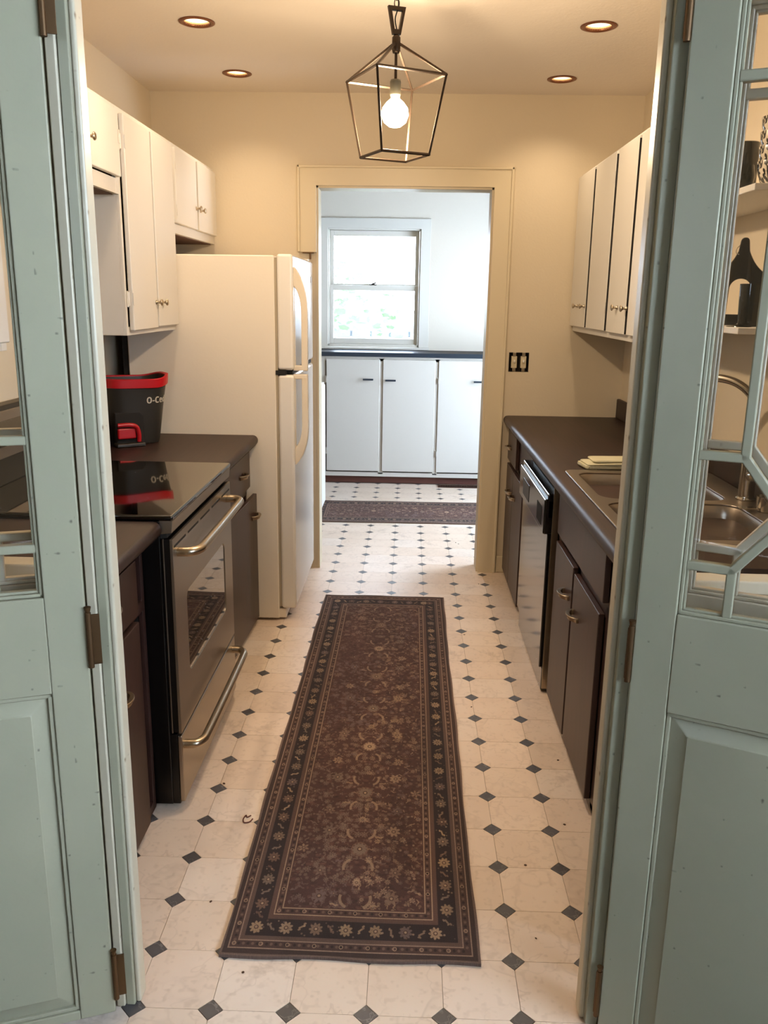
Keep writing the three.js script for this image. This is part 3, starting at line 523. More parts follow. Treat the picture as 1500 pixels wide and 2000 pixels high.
// ---- sink
{
  const c = thing('kitchen_sink', 'brushed steel double-bowl sink set in the counter', 'sink', [0, CT, 0]);
  const cx = (SK.x0 + SK.x1) / 2, cz = (SK.z0 + SK.z1) / 2, w = SK.x1 - SK.x0, d = SK.z1 - SK.z0, bw = 0.40, bd = (d - 0.11) / 2, bxc = cx - 0.028;
  const sh = new THREE.Shape(rrect(w, d, 0.03).map((p) => new THREE.Vector2(p[0] + cx, p[1] + cz)));
  const zs = [cz - bd / 2 - 0.018, cz + bd / 2 + 0.018];
  for (const z of zs) sh.holes.push(new THREE.Path(rrect(bw, bd, 0.06).map((p) => new THREE.Vector2(p[0] + bxc, p[1] + z))));
  const g = new THREE.ExtrudeGeometry(sh, { depth: 0.003, bevelEnabled: true, bevelSize: 0.003, bevelThickness: 0.002, bevelSegments: 2 });
  g.rotateX(PI / 2); g.translate(0, 0.0045, 0);
  put('rim', g, M.steelSoft, c);
  for (const z of zs) {
    const at = (q, r) => rrect(bw - q, bd - q, r).map((p) => [p[0] + bxc, p[1] + z]);
    const m = put('bowl', loft([[at(-0.006, 0.063), 0.004], [at(0.004, 0.06), -0.004], [at(0.012, 0.058), -0.03], [at(0.03, 0.055), -0.14], [at(0.05, 0.05), -0.168], [at(0.1, 0.04), -0.178]]), M.steelSoft, c);
    put('drain', lathe([[0, 0.002], [0.026, 0.002], [0.03, 0.005], [0.042, 0.004], [0.044, 0]], 24).translate(bxc, -0.178, z), M.chrome, m);
  }
}
// ---- faucet
{
  const c = thing('kitchen_faucet', 'chrome gooseneck faucet standing behind the sink', 'faucet', [1.458, CT + 0.006, -1.12]);
  put('base', lathe([[0, 0], [0.03, 0], [0.03, 0.006], [0.024, 0.012], [0.0235, 0.14], [0.021, 0.15], [0.0145, 0.156], [0, 0.156]], 28), M.chrome, c);
  put('spout', tube([[0, 0.15, 0], [0, 0.25, 0], [-0.01, 0.315, -0.012], [-0.05, 0.357, -0.055], [-0.105, 0.365, -0.12], [-0.15, 0.345, -0.168], [-0.172, 0.30, -0.192], [-0.176, 0.265, -0.197]], 0.0125, 90, 16), M.chrome, c);
  put('spray_head', cyl(0.0165, 0.014, [-0.1775, 0.20, -0.199], [-0.176, 0.268, -0.197], 20), M.chrome, c);
  put('lever', [cyl(0.016, 0.016, [0, 0.075, 0.0], [0.0, 0.082, 0.045], 18), cyl(0.007, 0.005, [0, 0.08, 0.04], [-0.02, 0.12, 0.075], 12)], M.chrome, c);
}
{
  const c = thing('steel_cup', 'small open steel cup beside the faucet', 'cup', [1.462, CT + 0.006, -0.965]);
  put('cup', lathe([[0, 0], [0.026, 0], [0.029, 0.004], [0.033, 0.045], [0.0315, 0.045], [0.028, 0.006], [0, 0.004]], 28), M.chrome, c);
  put('tab', bx(-0.085, -0.03, 0.008, 0.011, -0.012, 0.012, 0.001), M.chrome, c);
}
// ---- dish towel
{
  const c = thing('dish_towel', 'folded pale sage dish towel lying by the far edge of the sink', 'towel', [1.165, CT + 0.0012, -1.632], 0.1);
  const lay = (w, d, y, h, q) => { const W = (x, z) => 0.0022 * Math.sin(x * 41 + q) + 0.0018 * Math.sin(z * 53 + x * 17 + q * 2), R = (k) => rrect(w - k, d - k, 0.012, 6).map(([x, z]) => [x + 0.004 * Math.sin(z * 60 + q), z + 0.004 * Math.sin(x * 31 + q * 3)]); return loft([[R(0.012), y], [R(0.003), y + h * 0.2], [R(0), y + h * 0.5], [R(0.003), (x, z) => y + h * 0.85 + W(x, z)], [R(0.014), (x, z) => y + h + W(x, z)], [R(0.05), (x, z) => y + h * 1.05 + W(x * 1.3, z)]], true, true); };
  put('fold', lay(0.235, 0.115, 0, 0.013, 0.4), M.towel, c); put('fold', lay(0.226, 0.106, 0.0125, 0.013, 1.7).translate(0.004, 0, -0.003), M.towel, c); put('fold', lay(0.2, 0.1, 0.0245, 0.01, 3.1).translate(0.014, 0, -0.004), M.towel, c);
  put('care_tag', bx(-0.078, -0.058, 0.001, 0.003, 0.055, 0.066, 0.0005), M.rubber, c);
}

// ================================================================ RANGE
{
  const z0 = -1.487, z1 = -0.725, fx = -0.242, bxk = -0.905;
  const c = thing('kitchen_range', 'stainless front electric range with black glass cooktop and black sides', 'range', [0, 0, 0]);
  put('body', [bx(bxk, fx - 0.035, 0.012, 0.885, z0, z1, 0.003), bx(fx - 0.036, fx - 0.014, 0.012, 0.24, z0 + 0.004, z1 - 0.004, 0.002)], M.blackEnamel, c);
  put('foot', [cyl(0.015, 0.012, [-0.32, 0.0, z1 - 0.05], [-0.32, 0.013, z1 - 0.05], 12), cyl(0.015, 0.012, [-0.32, 0, z0 + 0.05], [-0.32, 0.013, z0 + 0.05], 12), cyl(0.015, 0.012, [-0.85, 0, z1 - 0.05], [-0.85, 0.013, z1 - 0.05], 12), cyl(0.015, 0.012, [-0.85, 0, z0 + 0.05], [-0.85, 0.013, z0 + 0.05], 12)], M.rubber, c);
  put('cooktop', bx(bxk, fx + 0.004, 0.886, 0.902, z0 - 0.004, z1 + 0.004, 0.006, 3), M.blackGlass, c, { label: 'black glass cooktop' });
  const trim = extr([[fx - 0.034, 0.886], [fx + 0.002, 0.886], [fx - 0.002, 0.852], [fx - 0.034, 0.848]], z1 - z0, 0); trim.translate(0, 0, z0);
  put('front_trim', trim, M.steel, c);
  put('vent_gap', bx(fx - 0.034, fx - 0.016, 0.836, 0.85, z0 + 0.003, z1 - 0.003, 0), M.rubber, c);
  // oven door: steel frame round a dark window
  const dx0 = fx - 0.034, wy0 = 0.385, wy1 = 0.642, wz0 = -1.366, wz1 = -0.846, y0 = 0.246, y1 = 0.834;
  const door = new THREE.Group(); door.name = 'oven_door'; c.add(door);
  const frame = extr([[z0, y0], [z1, y0], [z1, y1], [z0, y1]], 0.006, 0.0, [(() => { const q = new THREE.Path(); const P = rrect(wz1 - wz0, wy1 - wy0, 0.028).map((p) => [p[0] + (wz0 + wz1) / 2, p[1] + (wy0 + wy1) / 2]); q.setFromPoints(P.map((p) => new THREE.Vector2(...p))); return q; })()]);
  frame.rotateY(-PI / 2); frame.translate(fx, 0, 0);
  put('door_skin', [frame], M.steel, door);
  put('door_core', [bx(dx0, fx - 0.0065, y0 + 0.002, y1 - 0.002, z0 + 0.001, z1 - 0.001, 0.002)], M.blackEnamel, door);
  put('door_edge', [bx(dx0 + 0.006, dx0 + 0.009, y0, y1, z1 - 0.003, z1 + 0.001, 0.0005), bx(fx - 0.008, fx, y0, y1, z1 - 0.002, z1 + 0.0015, 0.0008)], M.steel, door);
  put('window', bx(fx - 0.007, fx - 0.0025, wy0 - 0.002, wy1 + 0.002, wz0 - 0.002, wz1 + 0.002, 0), M.ovenGlass, door, { label: 'dark reflective oven window' });
  for (let i = 0; i < 5; i++) { const a = z1 - 0.012 - i * 0.152; put('vent_slot', bx(fx - 0.001, fx + 0.0006, 0.806, 0.8125, a - 0.125, a, 0), M.rubber, door); }
  const hnd = (y, out, za, zb) => [tube([[fx - 0.002, y, za], [fx + out * 0.6, y, za - 0.004], [fx + out * 0.93, y, za - 0.03], [fx + out, y, za - 0.075], [fx + out * 1.02, y, (za + zb) / 2], [fx + out, y, zb + 0.075], [fx + out * 0.93, y, zb + 0.03], [fx + out * 0.6, y, zb + 0.004], [fx - 0.002, y, zb]], 0.0135, 120, 16, 0.4)];
  put('door_handle', hnd(0.785, 0.058, -0.772, -1.425), M.nickel, door);
  const dr = new THREE.Group(); dr.name = 'storage_drawer'; c.add(dr);
  put('drawer_front', [bx(fx - 0.013, fx, 0.022, 0.236, z0, z1, 0.003)], M.steel, dr);
  put('drawer_handle', hnd(0.198, 0.052, -0.752, -1.445), M.nickel, dr);
  // backguard with control panel
  const bg = new THREE.Group(); bg.name = 'backguard'; c.add(bg);
  put('housing', bx(-0.905, -0.855, 0.9, 1.145, z0, z1, 0.006), M.blackEnamel, bg); put('control_panel', bx(-0.856, -0.851, 0.985, 1.13, z0 + 0.01, z1 - 0.01, 0.002), M.steel, bg);
  for (const z of [-0.81, -0.9, -1.31, -1.4]) put('knob', lathe([[0, 0], [0.022, 0], [0.02, 0.018], [0.014, 0.024], [0, 0.024]], 20).rotateZ(-PI / 2).translate(-0.851, 1.06, z), M.rubber, bg);
  put('display', bx(-0.852, -0.8495, 1.02, 1.1, -1.2, -1.01, 0.001), M.blackGlass, bg);
}

// ================================================================ REFRIGERATOR
{
  const z1 = -2.24, z0 = -2.998, c = thing('refrigerator', 'white top-freezer refrigerator beside the doorway', 'refrigerator');
  put('cabinet_body', bx(-0.835, -0.186, 0.012, 1.655, z0, z1, 0.006, 3), M.fridge, c);
  put('back_panel', [bx(-0.862, -0.834, 0.05, 1.62, z0 + 0.02, z1 - 0.01, 0.002)], M.rubber, c);
  put('gasket', bx(-0.187, -0.176, 0.07, 1.645, z0 + 0.005, z1 - 0.0045, 0), M.gasket, c);
  const door = (name, a, b) => { const d = new THREE.Group(); d.name = name; c.add(d); put('door_shell', bx(-0.177, -0.106, a, b, z0, z1, 0.014, 4), M.fridgeDoor, d); return d; };
  const fz = door('freezer_door', 1.172, 1.662), fd = door('fridge_door', 0.062, 1.152);
  // bowed handles, thin in profile, with an open grip
  const bow = (pts, inn) => { const s = new THREE.Shape(); s.moveTo(...pts[0]); for (const q of pts.slice(1)) q.length === 2 ? s.lineTo(...q) : s.quadraticCurveTo(...q); const h = new THREE.Path(); h.moveTo(...inn[0]); for (const q of inn.slice(1)) q.length === 2 ? h.lineTo(...q) : h.quadraticCurveTo(...q); s.holes.push(h); const g = new THREE.ExtrudeGeometry(s, { depth: 0.03, bevelEnabled: true, bevelSize: 0.003, bevelThickness: 0.004, bevelSegments: 2, curveSegments: 20 }); g.translate(0, 0, z1 - 0.062); return g; };
  const X = -0.1085;
  put('handle', bow([[X, 1.172], [X + 0.056, 1.172], [X + 0.058, 1.42], [X + 0.056, 1.55, X, 1.61], [X, 1.172]], [[X + 0.002, 1.188], [X + 0.002, 1.535], [X + 0.034, 1.50, X + 0.036, 1.41], [X + 0.036, 1.188], [X + 0.002, 1.188]]), M.handleCream, fz);
  put('handle', bow([[X, 1.15], [X, 0.745], [X + 0.056, 0.80, X + 0.058, 0.92], [X + 0.056, 1.15], [X, 1.15]], [[X + 0.002, 1.135], [X + 0.036, 1.135], [X + 0.036, 0.93], [X + 0.034, 0.85, X + 0.002, 0.82], [X + 0.002, 1.135]]), M.handleCream, fd);
  put('badge', bx(-0.1065, -0.103, 1.555, 1.585, z0 + 0.03, z0 + 0.09, 0.001), M.steelSoft, fz);
  put('hinge_cover', bx(-0.2, -0.12, 1.655, 1.672, z0 + 0.01, z0 + 0.06, 0.004), M.fridgeDoor, c);
  put('middle_hinge', [bx(-0.186, -0.14, 1.153, 1.171, z1 - 0.03, z1 + 0.001, 0.001), bx(-0.175, -0.115, 1.155, 1.17, z0 + 0.01, z1 - 0.03, 0)], M.rubber, c);
  put('base_grille', bx(-0.2, -0.155, 0.012, 0.058, z0 + 0.01, z1 - 0.012, 0.003), M.fridge, c);
  put('foot', [cyl(0.018, 0.018, [-0.23, 0, z1 - 0.05], [-0.23, 0.013, z1 - 0.05], 14), cyl(0.018, 0.018, [-0.23, 0, z0 + 0.05], [-0.23, 0.013, z0 + 0.05], 14), cyl(0.018, 0.018, [-0.8, 0, z1 - 0.05], [-0.8, 0.013, z1 - 0.05], 14)], M.rubber, c);
}

// ================================================================ DISHWASHER
{
  const z1 = -1.556, z0 = -2.246, c = thing('dishwasher', 'glossy black built-in dishwasher with projecting control panel', 'dishwasher');
  put('tub', bx(0.962, 1.5, 0.02, 0.835, z0 + 0.012, z1 - 0.012, 0), M.blackEnamel, c);
  put('door_panel', bx(0.926, 0.961, 0.105, 0.64, z0 + 0.004, z1 - 0.004, 0.004, 3), M.dwBlack, c);
  put('control_panel', [bx(0.908, 0.961, 0.641, 0.775, z0, z1, 0.007, 3), bx(0.92, 0.961, 0.7, 0.795, z0, z1, 0.006, 3)], M.dwBlack, c);
  put('kick_panel', bx(0.938, 0.962, 0.008, 0.1, z0 + 0.006, z1 - 0.006, 0.003), M.dwBlack, c);
  for (let i = 0; i < 9; i++) put('vent_fin', bx(0.9065, 0.9085, 0.665, 0.735, z1 - 0.06 - i * 0.013, z1 - 0.054 - i * 0.013, 0.0005), M.rubber, c);
  put('latch_recess', bx(0.9065, 0.909, 0.67, 0.74, z0 + 0.12, z0 + 0.3, 0.001), M.blackEnamel, c);
  put('side_strip', bx(0.94, 0.965, 0.02, 0.835, z1 - 0.001, z1 + 0.006, 0.001), M.nickel, c);
}

// ================================================================ RUNNERS
function runner(label, wm, hm, at, turn, texture) {
  const g = new THREE.BoxGeometry(wm, 0.007, hm, 36, 1, 120), p = g.attributes.position;
  for (let i = 0; i < p.count; i++) { const x = p.getX(i), z = p.getZ(i), e = x / wm, f = z / hm; p.setXYZ(i, x + e * 0.004 * Math.sin(z * 5.3 + e * 2) + (Math.abs(e) > 0.49 ? 0.0012 * Math.sin(z * 19) : 0), p.getY(i) + 0.0035 + 0.0008 * (1 + Math.sin(x * 13 + z * 9)) * (p.getY(i) > 0 ? 1 : 0), z + (Math.abs(f) > 0.49 ? 0.003 * Math.sin(x * 21) : 0)); }
  const uv = g.attributes.uv; for (let i = 0; i < uv.count; i++) uv.setXY(i, cl(p.getX(i) / wm + 0.5, 0.001, 0.999), cl(0.5 - p.getZ(i) / hm, 0.001, 0.999));
  g.computeVertexNormals();
  const m = single('runner_rug', g, std('#ffffff', 0.95, { map: texture, bumpMap: tTowel, bumpScale: 0.0006 }), label, 'rug', at, undefined, { keepUV: true });
  m.rotation.y = turn; return m;
}
const tRug = rugCanvas(640, 2048, 0.605, 2.45);
runner('long brown floral runner rug lying along the galley floor', 0.605, 2.45, [0.2925, 0.0004, -1.372], -0.004, tRug);
runner('grey-brown patterned runner rug lying across the far room', 0.61, 1.55, [0.52, 0.0004, -4.375], PI / 2 + 0.012, tRug);

// ================================================================ FAR ROOM
cabinet({ name: 'base_cabinet', label: 'white painted cabinet under the far window with dark bar pulls', at: [-0.30, 0.062, -5.332], turn: 0, W: 1.66, H: 0.973, D: 0.366, mat: M.backCab, inner: M.whiteCabIn, frame: 0.035, rail: 0.035, toe: 0.061, toeZ: -0.03, toeMat: M.toe, dt: 0.009, doors: [{ x0: 0.042, x1: 0.472, y0: 0.045, y1: 0.952, hinge: 'l', bar: [0.379, 0.795], hinges: [0.79, 0.21] }, { x0: 0.496, x1: 0.915, y0: 0.045, y1: 0.952, hinge: 'r', bar: [0.558, 0.79], hinges: [] }, { x0: 0.94, x1: 1.36, y0: 0.045, y1: 0.952, hinge: 'l', bar: [1.262, 0.79], hinges: [0.79, 0.2] }, { x0: 1.39, x1: 1.635, y0: 0.045, y1: 0.952, hinge: 'r', bar: [1.45, 0.79] }], bars: [[0.465, 0.505, 0.02, 0.96], [0.91, 0.948, 0.02, 0.96], [1.355, 1.4, 0.02, 0.96]] });
single('countertop', [bx(-0.335, 1.362, 1.036, 1.0695, ZF + 0.001, -5.285, 0.003)], M.blueTop, 'slate blue counter slab under the far window', 'countertop');
{
  const c = thing('washing_machine', 'white appliance standing behind the refrigerator in the far room', 'appliance', [-0.5, 0, -4.3]);
  put('cabinet_body', bx(-0.3, 0.3, 0.015, 0.88, -0.33, 0.33, 0.01, 3), M.washer, c); put('lid', bx(-0.27, 0.295, 0.881, 0.897, -0.3, 0.32, 0.006), M.washer, c); put('console', bx(-0.3, -0.2, 0.88, 1.0, -0.33, 0.33, 0.015), M.washer, c);
}
{
  const c = thing('floor_register', 'brown metal floor vent grille in front of the far cabinet', 'vent', [0.832, 0, -5.27]);
  put('frame', [bx(-0.17, 0.17, 0.0, 0.006, 0.034, 0.046, 0.001), bx(-0.17, 0.17, 0, 0.006, -0.046, -0.034, 0.001), bx(-0.17, -0.158, 0, 0.006, -0.034, 0.034, 0.001), bx(0.158, 0.17, 0, 0.006, -0.034, 0.034, 0.001)], M.brownMetal, c);
  put('duct', bx(-0.158, 0.158, 0.0, 0.001, -0.034, 0.034, 0), M.rubber, c);
  for (let i = 0; i < 22; i++) put('fin', bx(-0.152 + i * 0.0142, -0.146 + i * 0.0142, 0.001, 0.005, -0.034, 0.034, 0.0005), M.brownMetal, c);
}

// ================================================================ OPEN SHELVES AND WHAT STANDS ON THEM
for (const [y, lab] of [[1.402, 'lower'], [1.776, 'upper']]) single('wall_shelf', bx(1.298, RX - 0.001, y, y + 0.018, -1.698, -0.915, 0.002), M.whiteCab, lab === 'upper' ? 'upper white wall shelf holding bowls and a black canister' : 'lower white wall shelf holding a black bottle shape and a tumbler', 'shelf');
const SY1 = 1.7942, SY0 = 1.4202;
single('canister', lathe([[0, 0], [0.036, 0], [0.038, 0.003], [0.0375, 0.155], [0.0355, 0.158], [0, 0.158]], 36), M.blackGloss, 'plain black cylinder canister on the upper shelf', 'canister', [1.395, SY1, -1.27]);
{
  const prof = [[0, 0], [0.03, 0], [0.032, 0.004], [0.048, 0.018], [0.0585, 0.045], [0.061, 0.07], [0.059, 0.07], [0.0555, 0.045], [0.045, 0.02], [0, 0.008]];
  ['bottom', 'second', 'third', 'top'].forEach((w, k) => single('bowl', lathe(prof, 40), M.fleck, ['lowest', 'second lowest', 'second highest', 'topmost'][k] + ' black and cream flecked bowl of the stack on the upper shelf', 'bowl', [1.405, SY1 + k * 0.038, -1.03], 'flecked bowls stacked on the upper shelf', { keepUV: true }));
}
single('stemless_glass', lathe([[0, 0], [0.018, 0], [0.03, 0.02], [0.034, 0.045], [0.028, 0.075], [0.0265, 0.075], [0.032, 0.045], [0.028, 0.021], [0.017, 0.003], [0, 0.003]], 32), M.smoke, 'dark stemless glass in front of the black canister', 'glass', [1.345, SY1, -1.14]);
{
  const c = thing('bottle_stand', 'black bottle-shaped stand with an arched opening on the lower shelf', 'ornament', [1.397, SY0, -1.2], -0.35);
  const s = new THREE.Shape(); s.moveTo(-0.056, 0); s.lineTo(-0.056, 0.155); s.quadraticCurveTo(-0.03, 0.175, -0.014, 0.215); s.lineTo(-0.011, 0.24); s.quadraticCurveTo(-0.01, 0.252, 0, 0.252); s.quadraticCurveTo(0.01, 0.252, 0.011, 0.24); s.lineTo(0.014, 0.215); s.quadraticCurveTo(0.03, 0.175, 0.056, 0.155); s.lineTo(0.056, 0); s.lineTo(-0.056, 0);
  const h = new THREE.Path(); h.moveTo(-0.033, 0.03); h.lineTo(-0.031, 0.105); h.absarc(0, 0.105, 0.031, PI, 0, true); h.lineTo(0.033, 0.03); h.lineTo(-0.033, 0.03); s.holes.push(h);
  const g = new THREE.ExtrudeGeometry(s, { depth: 0.03, bevelEnabled: true, bevelSize: 0.002, bevelThickness: 0.003, bevelSegments: 2, curveSegments: 24 }); g.translate(0, 0.002, -0.015);
  put('body', g, M.blackGloss, c);
  put('wire_bail', tube([[-0.012, 0.235, 0.014], [-0.021, 0.225, 0.016], [-0.022, 0.212, 0.016], [-0.013, 0.207, 0.018]], 0.0014, 24, 8), M.nickel, c);
}
single('tumbler', lathe([[0, 0], [0.027, 0], [0.03, 0.006], [0.034, 0.12], [0.0325, 0.12], [0.0285, 0.01], [0, 0.008]], 36), M.smoke, 'smoked glass tumbler in front of the black bottle shape', 'glass', [1.385, SY0, -1.075]);
single('wine_glass_foot', lathe([[0, 0], [0.034, 0], [0.034, 0.0015], [0.012, 0.004], [0.004, 0.012], [0.004, 0.02], [0, 0.02]], 32), M.smoke, 'round glass foot beside the tumbler on the lower shelf', 'glass', [1.338, SY0, -1.02]);

// ================================================================ MOP BUCKET
const font = await new FontLoader().loadAsync('fonts/droid/droid_sans_bold.typeface.json');
{
  const c = thing('mop_bucket', 'dark mop bucket with red rim and red pedal on the far counter', 'bucket', [-0.744, CT + 0.001, -1.99], 0.62);
  const w0 = 0.265, d0 = 0.205, r0 = 0.075, dip = (x, z) => 0.262 + 0.03 * cl((x - 0.06) * 10) * cl((x - 0.06) * 10) + 0.012 * cl(-x * 3);
  const at = (q) => rrect(w0 - q, d0 - q * 0.9, r0 - q * 0.2);
  put('pail', loft([[at(0.075), 0.0], [at(0.066), 0.006], [at(0.03), 0.15], [at(0.006), (x, z) => dip(x, z) - 0.04], [at(0), (x, z) => dip(x, z) - 0.03], [at(0), dip], [at(0.01), dip], [at(0.016), 0.2], [at(0.09), 0.012]], true, true), M.bucket, c);
  put('rim_band', loft([[at(-0.002), (x, z) => dip(x, z) - 0.032], [at(-0.012), (x, z) => dip(x, z) - 0.03], [at(-0.016), (x, z) => dip(x, z) + 0.003], [at(-0.004), (x, z) => dip(x, z) + 0.006], [at(0.008), (x, z) => dip(x, z) + 0.004], [at(0.008), (x, z) => dip(x, z) - 0.01]], false, false), M.red, c, { label: 'red rim of the bucket' });
  put('pedal_recess', extr([[-0.1, 0.0], [0.01, 0.0], [0.01, 0.115], [-0.004, 0.13], [-0.1, 0.13]], 0.02, 0.003).translate(0, 0.002, 0.066), M.rubber, c);
  put('pedal', [tube([[-0.1, 0.088, 0.107], [-0.05, 0.088, 0.11], [-0.025, 0.078, 0.11], [-0.016, 0.05, 0.109], [-0.016, 0.018, 0.106]], 0.0085, 40, 12), bx(-0.1, -0.025, 0.03, 0.075, 0.09, 0.106, 0.008, 3)], M.red, c, { label: 'red foot pedal' });
  put('pedal_base', bx(-0.11, 0.005, 0.0, 0.014, 0.07, 0.124, 0.004), M.bucket, c);
  // lettering wrapped round the tapered, rounded wall of the pail
  const tg = new TextGeometry('O-Cedar', { font, size: 0.026, depth: 0.0012, curveSegments: 5 }), tp = tg.attributes.position;
  for (let i = 0; i < tp.count; i++) {
    const y = 0.168 + tp.getY(i) + 0.02 * tp.getX(i), q = 0.03 - 0.024 * cl((y - 0.15) / 0.07), w = (w0 - q) / 2, d = (d0 - q * 0.9) / 2, r = r0 - q * 0.2, off = 0.0006 + tp.getZ(i);
    let s2 = 0.026 + tp.getX(i) * 0.9; const flatEnd = w - r, arc = r * PI / 2; let px, pz;
    if (s2 < flatEnd) { px = s2; pz = d + off; } else if (s2 < flatEnd + arc) { const a = (s2 - flatEnd) / r; px = flatEnd + Math.sin(a) * (r + off); pz = d - r + Math.cos(a) * (r + off); } else { px = w + off; pz = d - r - (s2 - flatEnd - arc); }
    tp.setXYZ(i, px, y, pz);
  }
  tg.computeVertexNormals();
  put('lettering', tg, M.printWhite, c, { label: 'white lettering on the bucket' });
}

// ================================================================ SWITCH BOX
{
  const c = thing('light_switch', 'two uncovered light switches in a dark wall box beside the doorway', 'switch', [0.98, 1.168, ZB]);
  put('box', [bx(-0.052, 0.052, -0.05, 0.05, -0.05, -0.046, 0), bx(-0.052, -0.0495, -0.05, 0.05, -0.05, 0, 0), bx(0.0495, 0.052, -0.05, 0.05, -0.05, 0, 0), bx(-0.0495, 0.0495, -0.05, -0.0475, -0.05, 0, 0), bx(-0.0495, 0.0495, 0.0475, 0.05, -0.05, 0, 0)], M.boxMetal, c);
  for (const x of [-0.024, 0.025]) {
    const s = new THREE.Group(); s.name = 'switch_device'; c.add(s);
    put('body', [bx(x - 0.0145, x + 0.0145, -0.031, 0.031, -0.03, 0.0, 0.002)], M.switchBody, s);
    put('yoke', [bx(x - 0.0085, x + 0.0085, 0.03, 0.0505, -0.002, 0.0015, 0.001), bx(x - 0.0085, x + 0.0085, -0.0505, -0.03, -0.002, 0.0015, 0.001)], M.nickel, s);
    put('toggle', [bx(x - 0.004, x + 0.004, -0.002, 0.012, 0, 0.012, 0.002)], M.white, s);
  }
}

// ================================================================ LIGHT FITTINGS
const lamp = (l) => { l.castShadow = true; l.shadow.mapSize?.set(1024, 1024); return l; };
CEIL_CANS.forEach(([x, z], k) => {
  const c = thing('recessed_light', ['recessed ceiling light above the counter between range and refrigerator', 'recessed ceiling light above the refrigerator', 'recessed ceiling light above the dishwasher', 'recessed ceiling light above the sink-side counter by the end wall', 'recessed ceiling light above the range', 'recessed ceiling light above the sink'][k], 'ceiling light', [x, CH, z], 0, 'recessed lights in the galley ceiling');
  put('trim_ring', lathe([[0.0565, 0.002], [0.0665, -0.0005], [0.0665, -0.003], [0.058, -0.006], [0.0485, -0.004], [0.0485, 0.004]], 40), M.canTrim, c, { label: 'bronze trim ring' });
  put('can', lathe([[0.0485, 0.0], [0.0525, 0.03], [0.0525, 0.09], [0, 0.09]], 36), M.canIn, c);
  put('lens', new THREE.CylinderGeometry(0.0475, 0.0475, 0.006, 36).translate(0, 0.012, 0), M.lens, c, { label: 'glowing lamp face' });
  const l = lamp(new THREE.SpotLight(WARM, 13, 0, 1.1, 0.9, 2)); l.name = 'downlight'; l.position.set(0, 0.006, 0); l.target.position.set(0, -1, 0); l.shadow.radius = 2.2; c.add(l); c.add(l.target);
});
{
  const y0 = 1.905, y1 = 2.122, cx = 0.338, cz = -1.28;
  const c = thing('pendant_lantern', 'open iron cage pendant lantern with a lit globe bulb', 'pendant light', [cx, 0, cz], 0);
  const a = 0.4636, sq = (h, y) => [[1, 1], [1, -1], [-1, -1], [-1, 1]].map(([p, q]) => { const x = p * h, z = q * h; return [x * Math.cos(a) + z * Math.sin(a), y, -x * Math.sin(a) + z * Math.cos(a)]; });
  const up4 = sq(0.1115, y1), lo4 = sq(0.0785, y0), ap = sq(0.009, 2.213), bw = 0.0068;
  for (let i = 0; i < 4; i++) { put('upper_bar', barSq(up4[i], up4[(i + 1) % 4], bw), M.iron, c); put('lower_bar', barSq(lo4[i], lo4[(i + 1) % 4], bw), M.iron, c); put('corner_bar', barSq(lo4[i], up4[i], bw), M.iron, c); put('roof_bar', barSq(up4[i], ap[i], bw), M.iron, c); }
  put('collar', lathe([[0, 2.19], [0.01, 2.19], [0.0125, 2.2], [0.0125, 2.232], [0.008, 2.237], [0.004, 2.242], [0, 2.242]], 20), M.iron, c);
  const tr = extr([[-0.0115, 2.24], [0.0115, 2.24], [0.026, 2.313], [-0.026, 2.313]], 0.012, 0.001, [[[-0.008, 2.252], [-0.0175, 2.304], [0.0175, 2.304], [0.008, 2.252]]]); tr.translate(0, 0, -0.006); tr.rotateY(0.35);
  put('loop', tr, M.iron, c);
  const links = []; for (let i = 0; i < 6; i++) { const g = new THREE.TorusGeometry(0.0105, 0.002, 8, 18); g.scale(0.72, 1.25, 1); g.rotateY(i % 2 ? 1.9 : 0.35); g.translate(0, 2.322 + i * 0.0222, 0); links.push(g); }
  put('chain', links, M.iron, c);
  put('cord', tube([[0.004, 2.242, 0], [-0.004, 2.28, 0.002], [0.005, 2.32, 0.003], [-0.003, 2.38, -0.002], [0.004, 2.43, 0.002], [0, 2.455, 0]], 0.0018, 60, 8), M.rubber, c);
  put('canopy', lathe([[0, CH - 0.022], [0.02, CH - 0.022], [0.055, CH - 0.012], [0.058, CH - 0.0005], [0, CH - 0.0005]], 32), M.iron, c);
  put('stem', cyl(0.0042, 0.0042, [0, 2.115, 0], [0, 2.2, 0], 12), M.iron, c);
  put('socket', lathe([[0, 2.118], [0.0145, 2.118], [0.0165, 2.112], [0.0165, 2.078], [0.013, 2.07], [0, 2.07]], 20), M.socket, c);
  put('bulb', lathe([[0, 1.984], [0.018, 1.988], [0.034, 2.0], [0.0415, 2.02], [0.0385, 2.04], [0.026, 2.056], [0.014, 2.066], [0.0125, 2.075], [0, 2.075]], 28), M.bulb, c, { label: 'glowing globe bulb' });
  const l = lamp(new THREE.PointLight(WARM, 19, 0, 2)); l.name = 'bulb_light'; l.position.set(0, 2.024, 0); l.shadow.radius = 1.3; c.add(l);
}

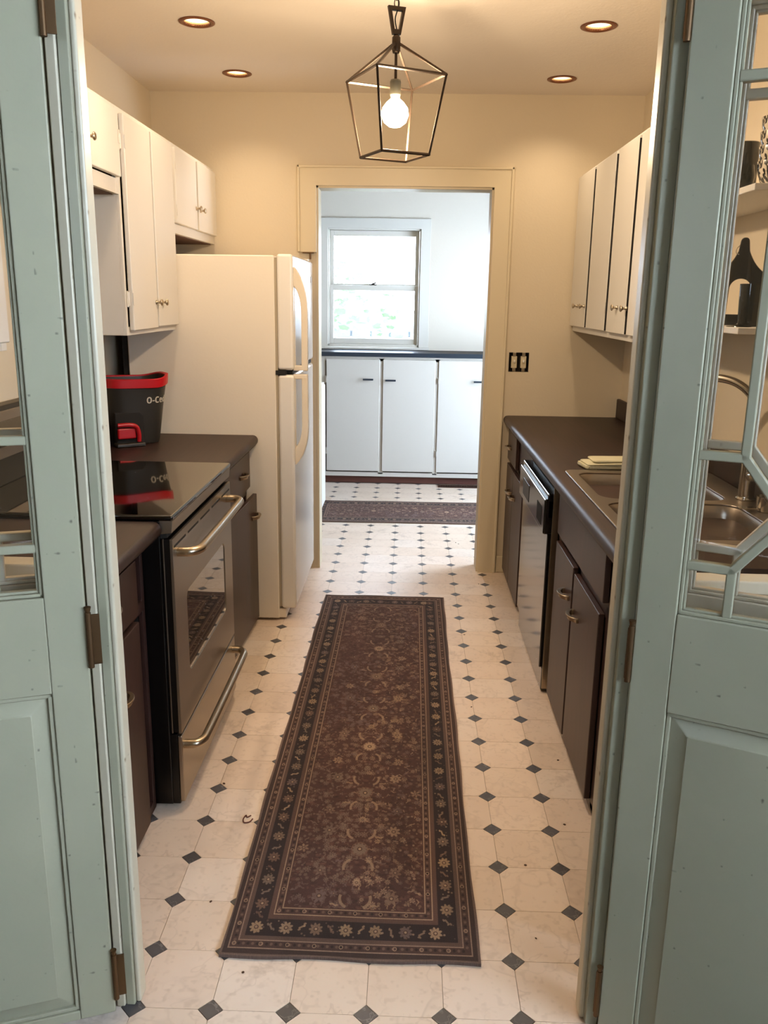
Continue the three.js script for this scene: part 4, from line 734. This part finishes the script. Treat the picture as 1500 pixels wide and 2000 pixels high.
// ================================================================ SMALL THINGS ON THE FLOOR
{
  const P = new THREE.CatmullRomCurve3([[0.013, 0.002, 0], [0.006, 0.002, 0.016], [-0.008, 0.002, 0.02], [-0.014, 0.002, 0.004], [-0.009, 0.002, -0.016], [-0.004, 0.0035, -0.004], [0.006, 0.0045, -0.012]].map((p) => new THREE.Vector3(...p)));
  single('hair_tie', new THREE.TubeGeometry(P, 60, 0.0018, 8, false), std('#5a2e22', 0.9), 'small brown elastic loop lying on the floor beside the runner', 'hair tie', [-0.045, 0.0, -0.68]);
}
[[0.73, -0.241], [0.922, -1.057], [-0.075, -0.33], [0.719, -3.628], [0.735, -3.6], [0.678, -2.123], [0.66, -1.42], [0.741, -0.511], [0.05, -0.105], [0.88, -0.7], [-0.155, -0.86], [0.8, -2.84]].forEach(([x, z]) => { const g = new THREE.IcosahedronGeometry(1, 1); g.scale(rr(0.002, 0.005), rr(0.001, 0.002), rr(0.002, 0.006)); const m = single('crumb', g, M.crumb, 'tiny dark crumb lying on the pale floor tiles', 'crumb', [x, 0.001, z], 'crumbs on the tile floor'); m.rotation.y = rr(0, 3); });

// ================================================================ GARDEN SEEN THROUGH THE FAR WINDOW
struct('ground_outside', bx(-14, 16, -0.6, -0.45, -24, -6.2, 0), M.ground, 'sunlit ground outside the far window', 'ground');
function shrub(label, [x, y, z], rx, ry, n, mat, s) {
  const keep = seed; seed = s; const c = thing('garden_shrub', label, 'shrub', [x, y, z]); const leaves = [];
  for (let i = 0; i < n; i++) { const a = rr(0, 2 * PI), b = Math.acos(rr(-0.4, 1)), r = Math.cbrt(rr(0.2, 1)), g = new THREE.CircleGeometry(rr(0.05, 0.11), 5); g.scale(1, 0.6, 1); g.rotateX(rr(0, 3)); g.rotateY(rr(0, 6)); g.translate(Math.cos(a) * Math.sin(b) * r * rx, ry * 0.9 + Math.cos(b) * r * ry, Math.sin(a) * Math.sin(b) * r * rx); leaves.push(g); }
  const f = put('foliage', leaves, mat, c); f.userData.kind = 'stuff';
  put('stem', [cyl(0.05, 0.03, [0, 0, 0], [0.05, ry * 0.9, 0], 8), cyl(0.03, 0.015, [0, ry * 0.4, 0], [-0.3 * rx, ry * 1.1, 0.1], 8)], M.fenceWood, c); seed = keep;
}
shrub('leafy green shrub growing against the garden fence', [-1.1, -0.45, -11.2], 1.5, 1.35, 700, M.leafB, 5);
shrub('low darker shrub in front of the garden fence', [0.35, -0.45, -9.6], 0.7, 0.55, 350, M.leafA, 6);
{
  const c = thing('garden_fence', 'weathered board fence outside the far window', 'fence', [0, -0.45, -13.2]);
  for (let i = 0; i < 26; i++) put('board', bx(-4.2 + i * 0.33, -3.9 + i * 0.33, 0, 1.75, -0.012, 0.012, 0.003), M.fenceWood, c);
  put('rail', bx(-4.2, 4.38, 0.35, 0.45, -0.06, -0.0125, 0.003), M.fenceWood, c); put('rail', bx(-4.2, 4.38, 1.3, 1.4, -0.06, -0.0125, 0.003), M.fenceWood, c);
}

renderer.render(scene, camera);
